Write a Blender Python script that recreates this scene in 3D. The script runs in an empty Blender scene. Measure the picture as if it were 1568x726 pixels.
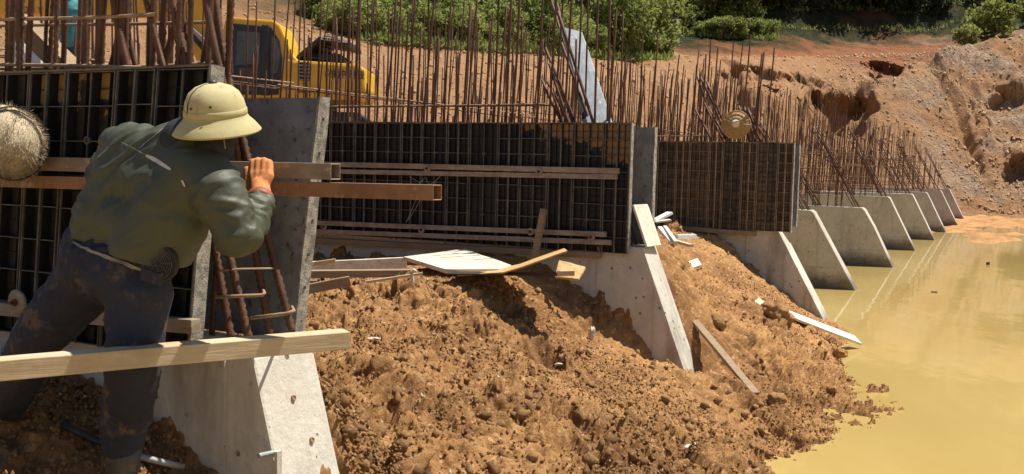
import bpy, bmesh, math, random
import numpy as np
from math import radians, sin, cos, pi, hypot, atan2
from mathutils import Vector, Matrix, Quaternion
random.seed(7); RNG = np.random.default_rng(7)
sc = bpy.context.scene
COL = sc.collection

# ------------------------------------------------------------------ camera
F, CX, CY, H = 1550.0, 784.0, 363.0, 2.2
PITCH, ROLL = radians(4.17), radians(1.4)
_fw = np.array([0, cos(PITCH), -sin(PITCH)]); _u0 = np.array([0, sin(PITCH), cos(PITCH)]); _r0 = np.array([1., 0, 0])
_r = _r0 * cos(ROLL) + _u0 * sin(ROLL); _u = _u0 * cos(ROLL) - _r0 * sin(ROLL)
CAM = np.array([0, 0, H])
cd = bpy.data.cameras.new('camera'); cam = bpy.data.objects.new('camera', cd); COL.objects.link(cam)
cd.sensor_width = 36; cd.lens = F / 1568 * 36; cd.clip_start = 0.05; cd.clip_end = 3000
M3 = Matrix((_r, _u, -_fw)).transposed()
cam.matrix_world = Matrix.Translation((0, 0, H)) @ M3.to_4x4()
sc.camera = cam

# ------------------------------------------------------------------ light
SUN_EL, SUN_AZ = radians(67), radians(72)          # azimuth from +Y towards +X
S = Vector((cos(SUN_EL) * sin(SUN_AZ), cos(SUN_EL) * cos(SUN_AZ), sin(SUN_EL)))
w = bpy.data.worlds.new('World'); sc.world = w; w.use_nodes = True
nt = w.node_tree; bg = nt.nodes['Background']; sky = nt.nodes.new('ShaderNodeTexSky')
sky.sky_type = 'NISHITA'; sky.sun_disc = False; sky.sun_elevation = SUN_EL; sky.sun_rotation = SUN_AZ
nt.links.new(sky.outputs[0], bg.inputs[0]); bg.inputs[1].default_value = 0.06
sl = bpy.data.lights.new('sun', 'SUN'); sl.energy = 4.6; sl.angle = radians(0.55); sl.color = (1, .94, .84)
so = bpy.data.objects.new('sun', sl); COL.objects.link(so); so.rotation_euler = S.to_track_quat('Z', 'Y').to_euler(); so.location = (5, 0, 30)
vs = sc.view_settings; vs.view_transform = 'Standard'; vs.look = 'None'; vs.gamma = 1; vs.exposure = 0.8

# ------------------------------------------------------------------ geometry helpers
TH = radians(27.8)
W = np.array([sin(TH), cos(TH), 0]); PD = np.array([cos(TH), -sin(TH), 0]); Z = np.array([0, 0, 1.])
def ray(x, y): return _fw + _r * (x - CX) / F - _u * (y - CY) / F
def P(x, y, d): return CAM + ray(x, y) * d
def ont(x, y, t):                                   # where the sight line meets the upright plane t metres along the wall run
    d = ray(x, y); return CAM + d * ((t - CAM @ W) / (d @ W))
def atz(x, y, z):
    d = ray(x, y); return CAM + d * ((z - H) / d[2])
def G(s, t, z): return PD * s + W * t + Z * z       # s towards the water, t along the wall
def zat(x, y, d): return P(x, y, d)[2]

def _hash(ix, iy, iz, seed):
    h = (ix.astype(np.uint32) * np.uint32(374761393) + iy.astype(np.uint32) * np.uint32(668265263)
         + iz.astype(np.uint32) * np.uint32(2147483647 % 4294967291) + np.uint32((seed * 974711) % 4294967291))
    h = (h ^ (h >> np.uint32(13))) * np.uint32(1274126177); h = h ^ (h >> np.uint32(16))
    h = h * np.uint32(2246822519); h = h ^ (h >> np.uint32(15))
    return h.astype(np.float64) / 4294967295.0
def vnoise(p, seed=0):
    p = np.asarray(p, float); i = np.floor(p).astype(np.int64); f = p - i; f = f * f * (3 - 2 * f)
    o = 0
    for a in (0, 1):
        for b in (0, 1):
            for c in (0, 1):
                wgt = (f[:, 0] if a else 1 - f[:, 0]) * (f[:, 1] if b else 1 - f[:, 1]) * (f[:, 2] if c else 1 - f[:, 2])
                o = o + wgt * _hash(i[:, 0] + a, i[:, 1] + b, i[:, 2] + c, seed)
    return o * 2 - 1
def fbm(p, octv=4, seed=0, gain=.5):
    o = 0; a = 1; p = np.asarray(p, float)
    for k in range(octv):
        o = o + a * vnoise(p * 2 ** k, seed + k); a *= gain
    return o
def worley(xy, seed=0):
    i = np.floor(xy).astype(np.int64); best = np.full(len(xy), 9.0); bid = np.zeros(len(xy)); zz = np.zeros(len(xy), np.int64)
    for a in (-1, 0, 1):
        for b in (-1, 0, 1):
            cx = i[:, 0] + a; cy = i[:, 1] + b
            px = cx + _hash(cx, cy, zz, seed); py = cy + _hash(cx, cy, zz, seed + 5)
            d = np.hypot(xy[:, 0] - px, xy[:, 1] - py); m = d < best
            best = np.where(m, d, best); bid = np.where(m, _hash(cx, cy, zz, seed + 9), bid)
    return best, bid

def raw_mesh(name, V, Fc, smooth=False):
    me = bpy.data.meshes.new(name); V = np.asarray(V, np.float32); Fc = np.asarray(Fc, np.int32)
    n = Fc.shape[1]
    me.vertices.add(len(V)); me.vertices.foreach_set('co', V.ravel())
    me.loops.add(Fc.size); me.loops.foreach_set('vertex_index', Fc.ravel())
    me.polygons.add(len(Fc)); me.polygons.foreach_set('loop_start', np.arange(0, Fc.size, n, dtype=np.int32))
    me.update(calc_edges=True)
    if smooth: me.shade_smooth()
    return me
def link(name, me, mat=None, parent=None, loc=None):
    o = bpy.data.objects.new(name, me); COL.objects.link(o)
    if mat is not None and me is not None and len(me.materials) == 0: me.materials.append(mat)
    if loc is not None: o.location = loc
    if parent is not None: o.parent = parent
    return o
def tag(o, label=None, cat=None, group=None, kind=None):
    if label: o['label'] = label
    if cat: o['category'] = cat
    if group: o['group'] = group
    if kind: o['kind'] = kind
    return o
def thing(name, label, cat, loc, group=None):
    o = bpy.data.objects.new(name, None); COL.objects.link(o); o.location = Vector(loc); o.empty_display_size = .1
    return tag(o, label, cat, group)
def wloc(o):
    v = Vector((0, 0, 0))
    while o is not None: v = v + o.location; o = o.parent
    return np.array(v)
def nrm(v): v = np.asarray(v, float); return v / np.linalg.norm(v)
def frame(d, up=Z):
    d = nrm(d); a = np.cross(d, up)
    if np.linalg.norm(a) < 1e-4: a = np.cross(d, np.array([0, 1., 0]))
    a = nrm(a); return d, a, nrm(np.cross(a, d))

class MB:                                            # collects world-space shapes, links them as one mesh object
    def __init__(s): s.v = []; s.f = []
    def add(s, V, Fs):
        n = len(s.v); s.v += [tuple(map(float, x)) for x in V]; s.f += [tuple(i + n for i in f) for f in Fs]; return s
    def hexa(s, c): return s.add(c, [(3, 2, 1, 0), (4, 5, 6, 7), (0, 1, 5, 4), (1, 2, 6, 5), (2, 3, 7, 6), (3, 0, 4, 7)])
    def box(s, c, ax, ay, az):                       # half-extent vectors
        c, ax, ay, az = map(np.asarray, (c, ax, ay, az))
        return s.hexa([c - ax - ay - az, c + ax - ay - az, c + ax + ay - az, c - ax + ay - az,
                       c - ax - ay + az, c + ax - ay + az, c + ax + ay + az, c - ax + ay + az])
    def stz(s, s0, s1, t0, t1, z0, z1): return s.hexa([G(s0, t0, z0), G(s1, t0, z0), G(s1, t1, z0), G(s0, t1, z0), G(s0, t0, z1), G(s1, t0, z1), G(s1, t1, z1), G(s0, t1, z1)])
    def beam(s, p0, p1, wd, ht, up=Z):
        p0, p1 = np.asarray(p0, float), np.asarray(p1, float); d, a, b = frame(p1 - p0, up)
        return s.box((p0 + p1) / 2, (p1 - p0) / 2, a * wd / 2, b * ht / 2)
    def tube(s, pts, r, n=8, cap=True):
        pts = [np.asarray(p, float) for p in pts]; rs = r if hasattr(r, '__len__') else [r] * len(pts); V = []; Fs = []
        up = Z
        for i, p in enumerate(pts):
            t = pts[min(i + 1, len(pts) - 1)] - pts[max(i - 1, 0)]
            d, a, b = frame(t, up if abs(nrm(t)[2]) < .95 else np.array([0, 1., 0]))
            for k in range(n): V.append(p + rs[i] * (a * cos(2 * pi * k / n) + b * sin(2 * pi * k / n)))
        for i in range(len(pts) - 1):
            for k in range(n):
                k2 = (k + 1) % n; Fs.append((i * n + k, i * n + k2, (i + 1) * n + k2, (i + 1) * n + k))
        if cap: Fs.append(tuple(range(n))[::-1]); Fs.append(tuple((len(pts) - 1) * n + k for k in range(n)))
        return s.add(V, Fs)
    def lathe(s, c, axis, prof, n=24, sx=1, sy=1, ref=None):   # prof: (radius, height)
        d, a, b = frame(axis) if ref is None else (nrm(axis), nrm(ref), nrm(np.cross(axis, ref)))
        V = [np.asarray(c) + d * h + r * (a * sx * cos(2 * pi * k / n) + b * sy * sin(2 * pi * k / n)) for r, h in prof for k in range(n)]
        Fs = [(i * n + k, i * n + (k + 1) % n, (i + 1) * n + (k + 1) % n, (i + 1) * n + k) for i in range(len(prof) - 1) for k in range(n)]
        return s.add(V, Fs)
    def prism(s, pts, off):                          # polygon pts extruded by vector off
        n = len(pts); pts = [np.asarray(p, float) for p in pts]; off = np.asarray(off, float)
        return s.add(pts + [p + off for p in pts], [tuple(range(n))[::-1], tuple(range(n, 2 * n))] + [(i, (i + 1) % n, (i + 1) % n + n, i + n) for i in range(n)])
    def build(s, name, mat, parent=None, bevel=0, smooth=False, wob=0, sub=0, seg=2):
        org = wloc(parent) if parent is not None else (np.mean(np.array(s.v), 0))
        bm = bmesh.new(); vs_ = [bm.verts.new(np.array(v) - org) for v in s.v]
        for f in s.f:
            try: bm.faces.new([vs_[i] for i in f])
            except ValueError: pass
        bmesh.ops.recalc_face_normals(bm, faces=bm.faces)
        if sub: bmesh.ops.subdivide_edges(bm, edges=bm.edges[:], cuts=sub, use_grid_fill=True)
        if bevel: bmesh.ops.bevel(bm, geom=bm.edges[:], offset=bevel, segments=seg, affect='EDGES', profile=.6, clamp_overlap=True)
        if wob:
            co = np.array([v.co for v in bm.verts]); q = co + org
            n = np.stack([vnoise(q * 9 + k * 31.7, 3 + k) for k in range(3)], 1) * .6 + np.stack([vnoise(q * 37 + k * 11.7, 13 + k) for k in range(3)], 1) * .4
            for v, d in zip(bm.verts, n): v.co += Vector(d * wob)
        me = bpy.data.meshes.new(name); bm.to_mesh(me); bm.free()
        if smooth: me.shade_smooth()
        o = link(name, me, mat, parent)
        if parent is None: o.location = org
        return o

# ------------------------------------------------------------------ materials
class NT:
    def __init__(s, name):
        s.m = bpy.data.materials.new(name); s.m.use_nodes = True; s.n = s.m.node_tree.nodes; s.l = s.m.node_tree.links
        s.b = s.n['Principled BSDF']; s.out = s.n['Material Output']; s.geo = s.n.new('ShaderNodeNewGeometry')
        s.pos = s.geo.outputs['Position']
    def put(s, inp, v):
        if isinstance(v, bpy.types.NodeSocket): s.l.new(v, inp)
        elif isinstance(v, (tuple, list)) and len(v) == 3 and inp.type == 'RGBA': inp.default_value = (*v, 1)
        else: inp.default_value = v
    def noise(s, scale, detail=4, rough=.6, vec=None, stretch=None, dist=0):
        n = s.n.new('ShaderNodeTexNoise'); n.inputs['Scale'].default_value = scale; n.inputs['Detail'].default_value = detail
        n.inputs['Roughness'].default_value = rough; n.inputs['Distortion'].default_value = dist
        v = vec if vec is not None else s.pos
        if stretch is not None:
            m = s.n.new('ShaderNodeMapping'); m.inputs['Scale'].default_value = stretch; s.l.new(v, m.inputs[0]); v = m.outputs[0]
        s.l.new(v, n.inputs['Vector']); return n.outputs['Fac']
    def voro(s, scale, feature='F1', vec=None, out='Distance'):
        n = s.n.new('ShaderNodeTexVoronoi'); n.feature = feature; n.inputs['Scale'].default_value = scale
        s.l.new(vec if vec is not None else s.pos, n.inputs['Vector']); return n.outputs[out]
    def ramp(s, x, a, b, lo=0., hi=1.):
        n = s.n.new('ShaderNodeMapRange'); n.inputs[1].default_value = a; n.inputs[2].default_value = b; n.inputs[3].default_value = lo; n.inputs[4].default_value = hi
        s.l.new(x, n.inputs[0]); return n.outputs[0]
    def mix(s, f, a, b):
        n = s.n.new('ShaderNodeMix'); n.data_type = 'RGBA'; s.put(n.inputs[0], f); s.put(n.inputs[6], a); s.put(n.inputs[7], b); return n.outputs[2]
    def math(s, op, a, b=0.):
        n = s.n.new('ShaderNodeMath'); n.operation = op; s.put(n.inputs[0], a); s.put(n.inputs[1], b); return n.outputs[0]
    def dot(s, v, k=0.):
        n = s.n.new('ShaderNodeVectorMath'); n.operation = 'DOT_PRODUCT'; s.l.new(s.pos, n.inputs[0]); n.inputs[1].default_value = tuple(v)
        return s.math('ADD', n.outputs['Value'], k)
    def comb(s, x, y, z):
        n = s.n.new('ShaderNodeCombineXYZ'); s.put(n.inputs[0], x); s.put(n.inputs[1], y); s.put(n.inputs[2], z); return n.outputs[0]
    def bump(s, h, dist, strength=1.):
        n = s.n.new('ShaderNodeBump'); n.inputs['Distance'].default_value = dist; n.inputs['Strength'].default_value = strength
        s.l.new(h, n.inputs['Height'])
        prev = s.b.inputs['Normal']
        if prev.is_linked: s.l.new(prev.links[0].from_socket, n.inputs['Normal'])
        s.l.new(n.outputs[0], s.b.inputs['Normal']); return s
    def fin(s, col, rough=.8, metal=0., spec=None):
        s.put(s.b.inputs['Base Color'], col); s.put(s.b.inputs['Roughness'], rough); s.put(s.b.inputs['Metallic'], metal)
        if spec is not None: s.b.inputs['Specular IOR Level'].default_value = spec
        return s.m

def simple(name, a, b, scale=8, rough=.8, bump=.002, bs=None, metal=0., detail=5, c=None, lo=.35, hi=.65, spec=None, stretch=None):
    t = NT(name); f = t.ramp(t.noise(scale, detail, .62, stretch=stretch), lo, hi); col = t.mix(f, a, b)
    if c is not None: col = t.mix(t.ramp(t.noise(scale * 3.1, 5, .7, stretch=stretch), .56, .68), col, c)
    if bump: t.bump(t.noise(bs or scale * 6, 5, .65, stretch=stretch), bump)
    return t.fin(col, rough, metal, spec)

def m_dirt(name, dry, mid, damp, sc_=1., b1=.02, b2=.006, isl=False):
    t = NT(name)
    big = t.ramp(t.noise(1.3 * sc_, 5, .6), .38, .62); mid_ = t.ramp(t.noise(7 * sc_, 5, .65), .36, .64); fine = t.noise(60 * sc_, 4, .7)
    c = t.mix(big, damp, dry); c = t.mix(t.math('MULTIPLY', mid_, .75), c, mid)
    c = t.mix(t.ramp(fine, .55, .75, 0, .5), c, tuple(min(1, x * 1.5) for x in dry))
    if isl: c = t.mix(.55, c, t.mix(t.geo.outputs['Random Per Island'], damp, tuple(x * 1.12 for x in dry)))
    st = t.voro(38 * sc_, out='Color'); sp = t.n.new('ShaderNodeSeparateColor'); t.l.new(st, sp.inputs[0])
    c = t.mix(t.ramp(sp.outputs[0], .90, .93, 0, .55), c, (dry[0] * 1.35, dry[1] * 1.5, dry[2] * 1.8))
    t.bump(t.noise(16 * sc_, 6, .7), b1); t.bump(t.noise(70 * sc_, 5, .75), b2 * 1.6)
    return t.fin(c, .95, spec=.15)
MAT = {}
MAT['dirt'] = m_dirt('dirt', (.50, .275, .11), (.375, .195, .078), (.22, .105, .045), 1., .03, .009)
MAT['clod'] = m_dirt('clod', (.42, .245, .105), (.32, .175, .075), (.20, .10, .045), 2., isl=True)

MAT['crumb'] = m_dirt('crumb', (.48, .268, .11), (.36, .19, .077), (.22, .108, .047), 2., isl=True)
def m_hill():
    t = NT('hill_earth')
    z = t.dot((0, 0, 1)); px = t.dot((1, 0, 0)); py = t.dot((0, 1, 0))
    big = t.ramp(t.noise(.11, 6, .6), .35, .65); mid = t.ramp(t.noise(.55, 6, .68), .36, .64); fine = t.noise(4.5, 5, .75)
    c = t.mix(big, (.36, .195, .095), (.40, .235, .125)); c = t.mix(t.math('MULTIPLY', mid, .7), c, (.31, .165, .085))
    c = t.mix(t.ramp(fine, .5, .75, 0, .6), c, (.5, .34, .2))
    # grey gravel over the right-hand heap
    gr = t.math('MULTIPLY', t.ramp(t.noise(.3, 4, .6, vec=None), .44, .58), t.ramp(px, 19, 24))
    c = t.mix(t.math('MULTIPLY', gr, .65), c, t.mix(t.ramp(t.noise(7, 4, .8), .4, .62), (.19, .13, .085), (.46, .39, .31)))
    # red subsoil in the bank behind the bench, its shade painted in as darker red
    red = t.math('MULTIPLY', t.ramp(py, 64, 68), t.ramp(z, 12.8, 11.2)); c = t.mix(t.math('MULTIPLY', red, .8), c, (.25, .088, .036))
    # scrub and leaf litter higher up, darkened in colour for the slope's shade
    gz = t.math('ADD', t.math('SUBTRACT', z, t.math('MULTIPLY', px, .11)), t.math('MULTIPLY', t.noise(.35, 5, .7), 5.))
    gm = t.math('MULTIPLY', t.ramp(gz, 10.4, 12), t.ramp(px, -12.5, -8.5))
    veg = t.mix(t.ramp(t.noise(1.2, 6, .75), .4, .6), (.016, .024, .009), (.05, .045, .02))
    veg = t.mix(t.ramp(t.noise(.16, 4, .6), .55, .68), veg, (.11, .055, .028))
    c = t.mix(gm, c, veg)
    t.bump(t.noise(1.1, 7, .72), .35); t.bump(t.noise(7, 5, .75), .09)
    return t.fin(c, .95, spec=.1)
MAT['hill'] = m_hill()

def m_concrete(name, a, b, stain=(.16, .12, .075), lines=True):
    t = NT(name)
    f = t.ramp(t.noise(2.2, 6, .65), .35, .65); c = t.mix(f, a, b)
    c = t.mix(t.ramp(t.noise(11, 6, .75), .5, .72, 0, .5), c, tuple(x * 1.28 for x in b))
    dr = t.noise(2.6, 5, .65, stretch=(1, 1, .22)); c = t.mix(t.ramp(dr, .54, .7, 0, .6), c, stain)
    z = t.dot((0, 0, 1)); low = t.math('ADD', z, t.math('MULTIPLY', t.noise(5, 4, .6), -.34)); c = t.mix(t.ramp(low, .2, -.04, 0, .75), c, (.085, .055, .03))
    pit = t.voro(13, 'F1'); pn = t.ramp(t.noise(6, 2), .48, .56); pm = t.math('MULTIPLY', t.ramp(pit, .17, .11), pn); c = t.mix(t.math('MULTIPLY', pm, .8), c, (.05, .042, .035))
    pit2 = t.voro(42, 'F1'); pm2 = t.math('MULTIPLY', t.ramp(pit2, .17, .1), t.ramp(t.noise(3.3, 2), .5, .58)); c = t.mix(t.math('MULTIPLY', pm2, .7), c, (.07, .06, .05))
    t.bump(t.noise(28, 6, .7), .006); t.bump(t.math('SUBTRACT', 1., pm), .006)
    return t.fin(c, .85, spec=.25)
MAT['concrete'] = m_concrete('concrete', (.44, .405, .34), (.54, .505, .43))
MAT['concrete_old'] = m_concrete('concrete_old', (.39, .35, .295), (.48, .44, .375))

def m_rust():
    t = NT('rusty_steel'); c = t.mix(t.ramp(t.noise(9, 5, .7), .35, .65), (.066, .028, .015), (.145, .062, .031))
    c = t.mix(t.ramp(t.noise(40, 4, .7), .58, .72, 0, .6), c, (.30, .16, .085)); t.bump(t.noise(160, 3, .6), .002); return t.fin(c, .62, .25)
MAT['rust'] = m_rust()
MAT['rust_pale'] = simple('rebar_dusty', (.22, .13, .075), (.36, .25, .16), 14, .75, .001, metal=.1)
MAT['sheet'] = simple('black_form_plastic', (.010, .009, .008), (.022, .019, .016), 5, .55, .002, c=(.085, .062, .042))
MAT['rib'] = simple('dusty_form_rib', (.075, .062, .05), (.13, .108, .085), 12, .8, .001, c=(.03, .026, .022))
def m_sheet_tinted(name, kind):
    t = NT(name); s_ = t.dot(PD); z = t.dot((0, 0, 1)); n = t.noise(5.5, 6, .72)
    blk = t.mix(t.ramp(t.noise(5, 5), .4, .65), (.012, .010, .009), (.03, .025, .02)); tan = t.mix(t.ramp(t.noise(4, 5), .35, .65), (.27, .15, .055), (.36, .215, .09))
    if kind == 'corner':      # ragged ochre patch over the top right corner
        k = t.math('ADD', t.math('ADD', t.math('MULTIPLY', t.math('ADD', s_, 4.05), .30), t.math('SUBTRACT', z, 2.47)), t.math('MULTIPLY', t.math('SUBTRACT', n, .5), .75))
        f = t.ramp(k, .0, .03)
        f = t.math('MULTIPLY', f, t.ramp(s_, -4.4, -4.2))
    elif kind == 'left':
        k = t.math('ADD', t.math('SUBTRACT', z, 2.40), t.math('MULTIPLY', t.math('SUBTRACT', n, .5), .7)); f = t.math('MULTIPLY', t.ramp(k, 0, .03), t.math('MULTIPLY', t.ramp(s_, -3.0, -3.1), t.ramp(s_, -3.62, -3.5)))
    else:                     # vertical bands
        bands = t.noise(3.2, 2, .4, vec=t.comb(s_, 0., 0.)); f = t.math('MULTIPLY', t.ramp(t.math('ADD', bands, t.math('MULTIPLY', t.math('SUBTRACT', n, .5), .6)), .44, .56), .75)
        tan = t.mix(t.ramp(t.noise(7, 5, .7), .35, .65), (.10, .066, .035), (.25, .165, .085)); blk = t.mix(t.ramp(t.noise(6, 6, .7), .38, .64), (.03, .025, .019), (.15, .115, .08))
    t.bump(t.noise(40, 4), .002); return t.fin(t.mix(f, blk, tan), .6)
MAT['sheet_corner'] = m_sheet_tinted('black_form_ochre_corner', 'corner')
MAT['sheet_left'] = m_sheet_tinted('black_form_ochre_top', 'left')
MAT['sheet_bands'] = m_sheet_tinted('black_form_banded', 'bands')
MAT['rib_tan'] = simple('tan_form_rib', (.09, .07, .05), (.17, .13, .085), 12, .8, .001)
MAT['scuffed'] = simple('scuffed_form_face', (.15, .155, .165), (.27, .275, .285), 7, .6, .002, c=(.06, .06, .062), lo=.4, hi=.75)
MAT['crust'] = simple('concrete_crusted_edge', (.20, .185, .155), (.40, .37, .31), 26, .9, .006, c=(.06, .05, .042), lo=.4, hi=.6)
MAT['tube'] = simple('weathered_box_tube', (.19, .14, .10), (.32, .25, .185), 7, .65, .001, c=(.40, .34, .27), stretch=(1, 1, 2.5))
MAT['tube_rust'] = simple('rusted_box_tube', (.20, .09, .042), (.28, .145, .075), 6, .7, .001, c=(.36, .28, .22), lo=.4, hi=.6)
def m_wood(name, a, b, dark, ax=(3, 3, 40), sc_=1.):
    t = NT(name); g = t.noise(2.2 * sc_, 6, .65, vec=None, stretch=ax, dist=.4); c = t.mix(t.ramp(g, .3, .7), a, b)
    c = t.mix(t.ramp(t.noise(3, 5, .65), .5, .72, 0, .7), c, dark); t.bump(g, .002); return t.fin(c, .8, spec=.2)
MAT['lumber'] = m_wood('fresh_lumber', (.44, .33, .20), (.54, .43, .285), (.30, .20, .11), (2, 2, 22), 1.3)
MAT['lumber_old'] = m_wood('weathered_lumber', (.22, .15, .09), (.33, .24, .15), (.14, .09, .05))
MAT['ply'] = simple('mud_stained_plywood', (.52, .44, .33), (.66, .59, .47), 4, .7, .002, c=(.38, .26, .14))
MAT['ply_tan'] = simple('ochre_plywood', (.45, .27, .09), (.60, .40, .17), 5, .6, .001, c=(.34, .19, .07))
MAT['pale_board'] = simple('pale_board', (.55, .49, .38), (.70, .64, .52), 12, .8, .003, c=(.30, .24, .17))
MAT['plate_metal'] = simple('scratched_film_board', (.26, .28, .295), (.39, .41, .425), 9, .45, .001, c=(.55, .56, .56), stretch=(1, 1, 1))
MAT['white'] = simple('whitewashed_board', (.62, .62, .60), (.74, .74, .72), 9, .6, .001)
MAT['yellow'] = simple('yellow_paint', (.62, .33, .018), (.70, .40, .03), 3, .4, .0005, c=(.42, .23, .04))
MAT['black'] = simple('dark_steel', (.014, .013, .012), (.035, .03, .026), 5, .55, .001)
MAT['glass'] = simple('cab_glass', (.012, .013, .013), (.02, .022, .021), 2, .3, 0, spec=.25)
MAT['wire'] = simple('tie_wire', (.35, .33, .30), (.48, .45, .42), 20, .45, 0, metal=.6)
MAT['pipe'] = simple('grey_pipe', (.24, .25, .25), (.36, .37, .36), 14, .5, .001)
MAT['hose'] = simple('black_hose', (.012, .012, .012), (.03, .028, .025), 10, .5, .001)
MAT['stone'] = simple('pale_stone', (.44, .36, .25), (.60, .52, .40), 22, .85, .004)
MAT['bag'] = simple('white_plastic', (.66, .62, .52), (.78, .75, .66), 14, .45, .004)
def m_water():
    t = NT('muddy_water')
    c = t.mix(t.ramp(t.noise(.35, 4, .55, stretch=(1, .5, 1)), .35, .65), (.375, .268, .092), (.43, .318, .117))
    s_ = t.dot(PD); tt = t.dot(W); k = t.math('ADD', t.ramp(tt, 30, 48), 0.); c = t.mix(t.math('MULTIPLY', k, .5), c, (.46, .30, .13))
    t.bump(t.noise(1.6, 3, .5, stretch=(1, .45, 1)), .006); t.bump(t.noise(11, 2, .5, stretch=(1, .5, 1)), .0006)
    m = t.fin(c, .035); t.b.inputs['IOR'].default_value = 1.33; return m
MAT['water'] = m_water()
def m_leaf(name, a, b, tr=.45):
    t = NT(name); oi = t.n.new('ShaderNodeObjectInfo')
    c = t.mix(t.geo.outputs['Random Per Island'], a, b)
    c = t.mix(t.math('MULTIPLY', oi.outputs['Random'], .5), c, (a[0] * .5, a[1] * .62, a[2] * .5))
    t.fin(c, .55, spec=.3); tl = t.n.new('ShaderNodeBsdfTranslucent'); t.l.new(c, tl.inputs[0]); mx = t.n.new('ShaderNodeMixShader'); mx.inputs[0].default_value = tr
    t.l.new(t.b.outputs[0], mx.inputs[1]); t.l.new(tl.outputs[0], mx.inputs[2]); t.l.new(mx.outputs[0], t.out.inputs[0]); return t.m
MAT['leaf'] = m_leaf('leaf_green', (.19, .23, .055), (.34, .37, .12), .55)
MAT['leaf_y'] = m_leaf('leaf_yellow_green', (.25, .28, .07), (.36, .37, .12), .55)
MAT['leaf_d'] = m_leaf('leaf_dark', (.022, .034, .014), (.06, .075, .028), .3)  # dark foliage, shade of the upper slopes put into the leaf colour
MAT['bark'] = simple('bark', (.06, .045, .03), (.11, .085, .06), 9, .9, .004)

# ------------------------------------------------------------------ setting: hillsides behind the wall
COLS = {   # photo column: rings of (distance, height) or (distance, 'y', photo row)
 -900: [(6, 1.6), (10, 2.3), (18, 2.6), (24, 2.7), (32, 'y', 20), (42, 'y', -150), (60, 'y', -300), (140, 'y', -420)],
 0:    [(6.6, 1.5), (11, 2.3), (18, 2.6), (26, 2.8), (33, 'y', 40), (40, 'y', -60), (60, 'y', -240), (140, 'y', -400)],
 350:  [(10.3, 1.5), (13, 2.2), (20, 2.5), (27, 2.7), (33, 'y', 60), (40, 'y', 0), (60, 'y', -200), (140, 'y', -380)],
 520:  [(12.8, 1.4), (15, 1.9), (21, 2.3), (29, 'y', 150), (36, 'y', 65), (42, 'y', 40), (62, 'y', -150), (140, 'y', -360)],
 700:  [(15.6, 1.4), (18, 1.7), (23, 2.1), (31, 'y', 150), (40, 'y', 78), (46, 'y', 55), (66, 'y', -120), (140, 'y', -340)],
 850:  [(18.4, 1.4), (21, 1.6), (27, 2.1), (36, 'y', 155), (46, 'y', 87), (52, 'y', 65), (72, 'y', -60), (140, 'y', -320)],
 1000: [(22.6, 1.3), (25, 1.5), (32, 2.1), (42, 'y', 155), (52, 'y', 94), (62, 'y', 88), (74, 'y', 45), (140, 'y', -300)],
 1100: [(27, 1.3), (29, 1.4), (36, 1.9), (46, 'y', 155), (56, 'y', 93), (66, 'y', 89), (73, 'y', 58), (140, 'y', -400)],
 1200: [(34, 1.2), (36, 1.3), (41, 1.6), (49, 'y', 160), (59, 'y', 91), (68, 'y', 89), (74, 'y', 58), (140, 'y', -420)],
 1262: [(40, 1.0), (50, 'y', 228), (59, 'y', 192), (60.5, 'y', 140), (67, 'y', 91), (71, 'y', 89), (76, 'y', 61), (140, 'y', -420)],
 1330: [(48, .3), (54, 'y', 235), (60, 'y', 195), (61.5, 'y', 138), (68, 'y', 89), (71, 'y', 88), (77, 'y', 64), (140, 'y', -420)],
 1400: [(50, .1), (54, 'y', 240), (60, 'y', 185), (63, 'y', 115), (69, 'y', 86), (72, 'y', 85), (78, 'y', 67), (140, 'y', -420)],
 1480: [(50.5, -.1), (51.5, .4), (54, 'y', 240), (58, 'y', 160), (63, 'y', 72), (71, 'y', 71), (82, 'y', 45), (140, 'y', -420)],
 1568: [(49.5, -.2), (50.5, .3), (54, 'y', 240), (58, 'y', 150), (64, 'y', 58), (72, 'y', 56), (85, 'y', 30), (140, 'y', -420)],
 1750: [(47, -.2), (48, .3), (52, 'y', 240), (57, 'y', 140), (64, 'y', 30), (74, 'y', 20), (90, 'y', 0), (140, 'y', -430)],
 2700: [(42, -.2), (43, .3), (48, 'y', 240), (55, 'y', 130), (64, 'y', 0), (74, 'y', -20), (90, 'y', -60), (140, 'y', -430)]}
def hill_tables():
    xs = sorted(COLS); D = []; ZZ = []
    for x in xs:
        D.append([r[0] for r in COLS[x]]); ZZ.append([r[1] if r[1] != 'y' else zat(x, r[2], r[0]) for r in COLS[x]])
    return np.array(xs, float), np.array(D, float), np.array(ZZ, float)
HX, HD, HZ = hill_tables()
def smooth_cols(q, tab):                              # catmull-like smoothing across the columns
    return np.stack([np.interp(q, HX, tab[:, k]) for k in range(tab.shape[1])], 1)
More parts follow.
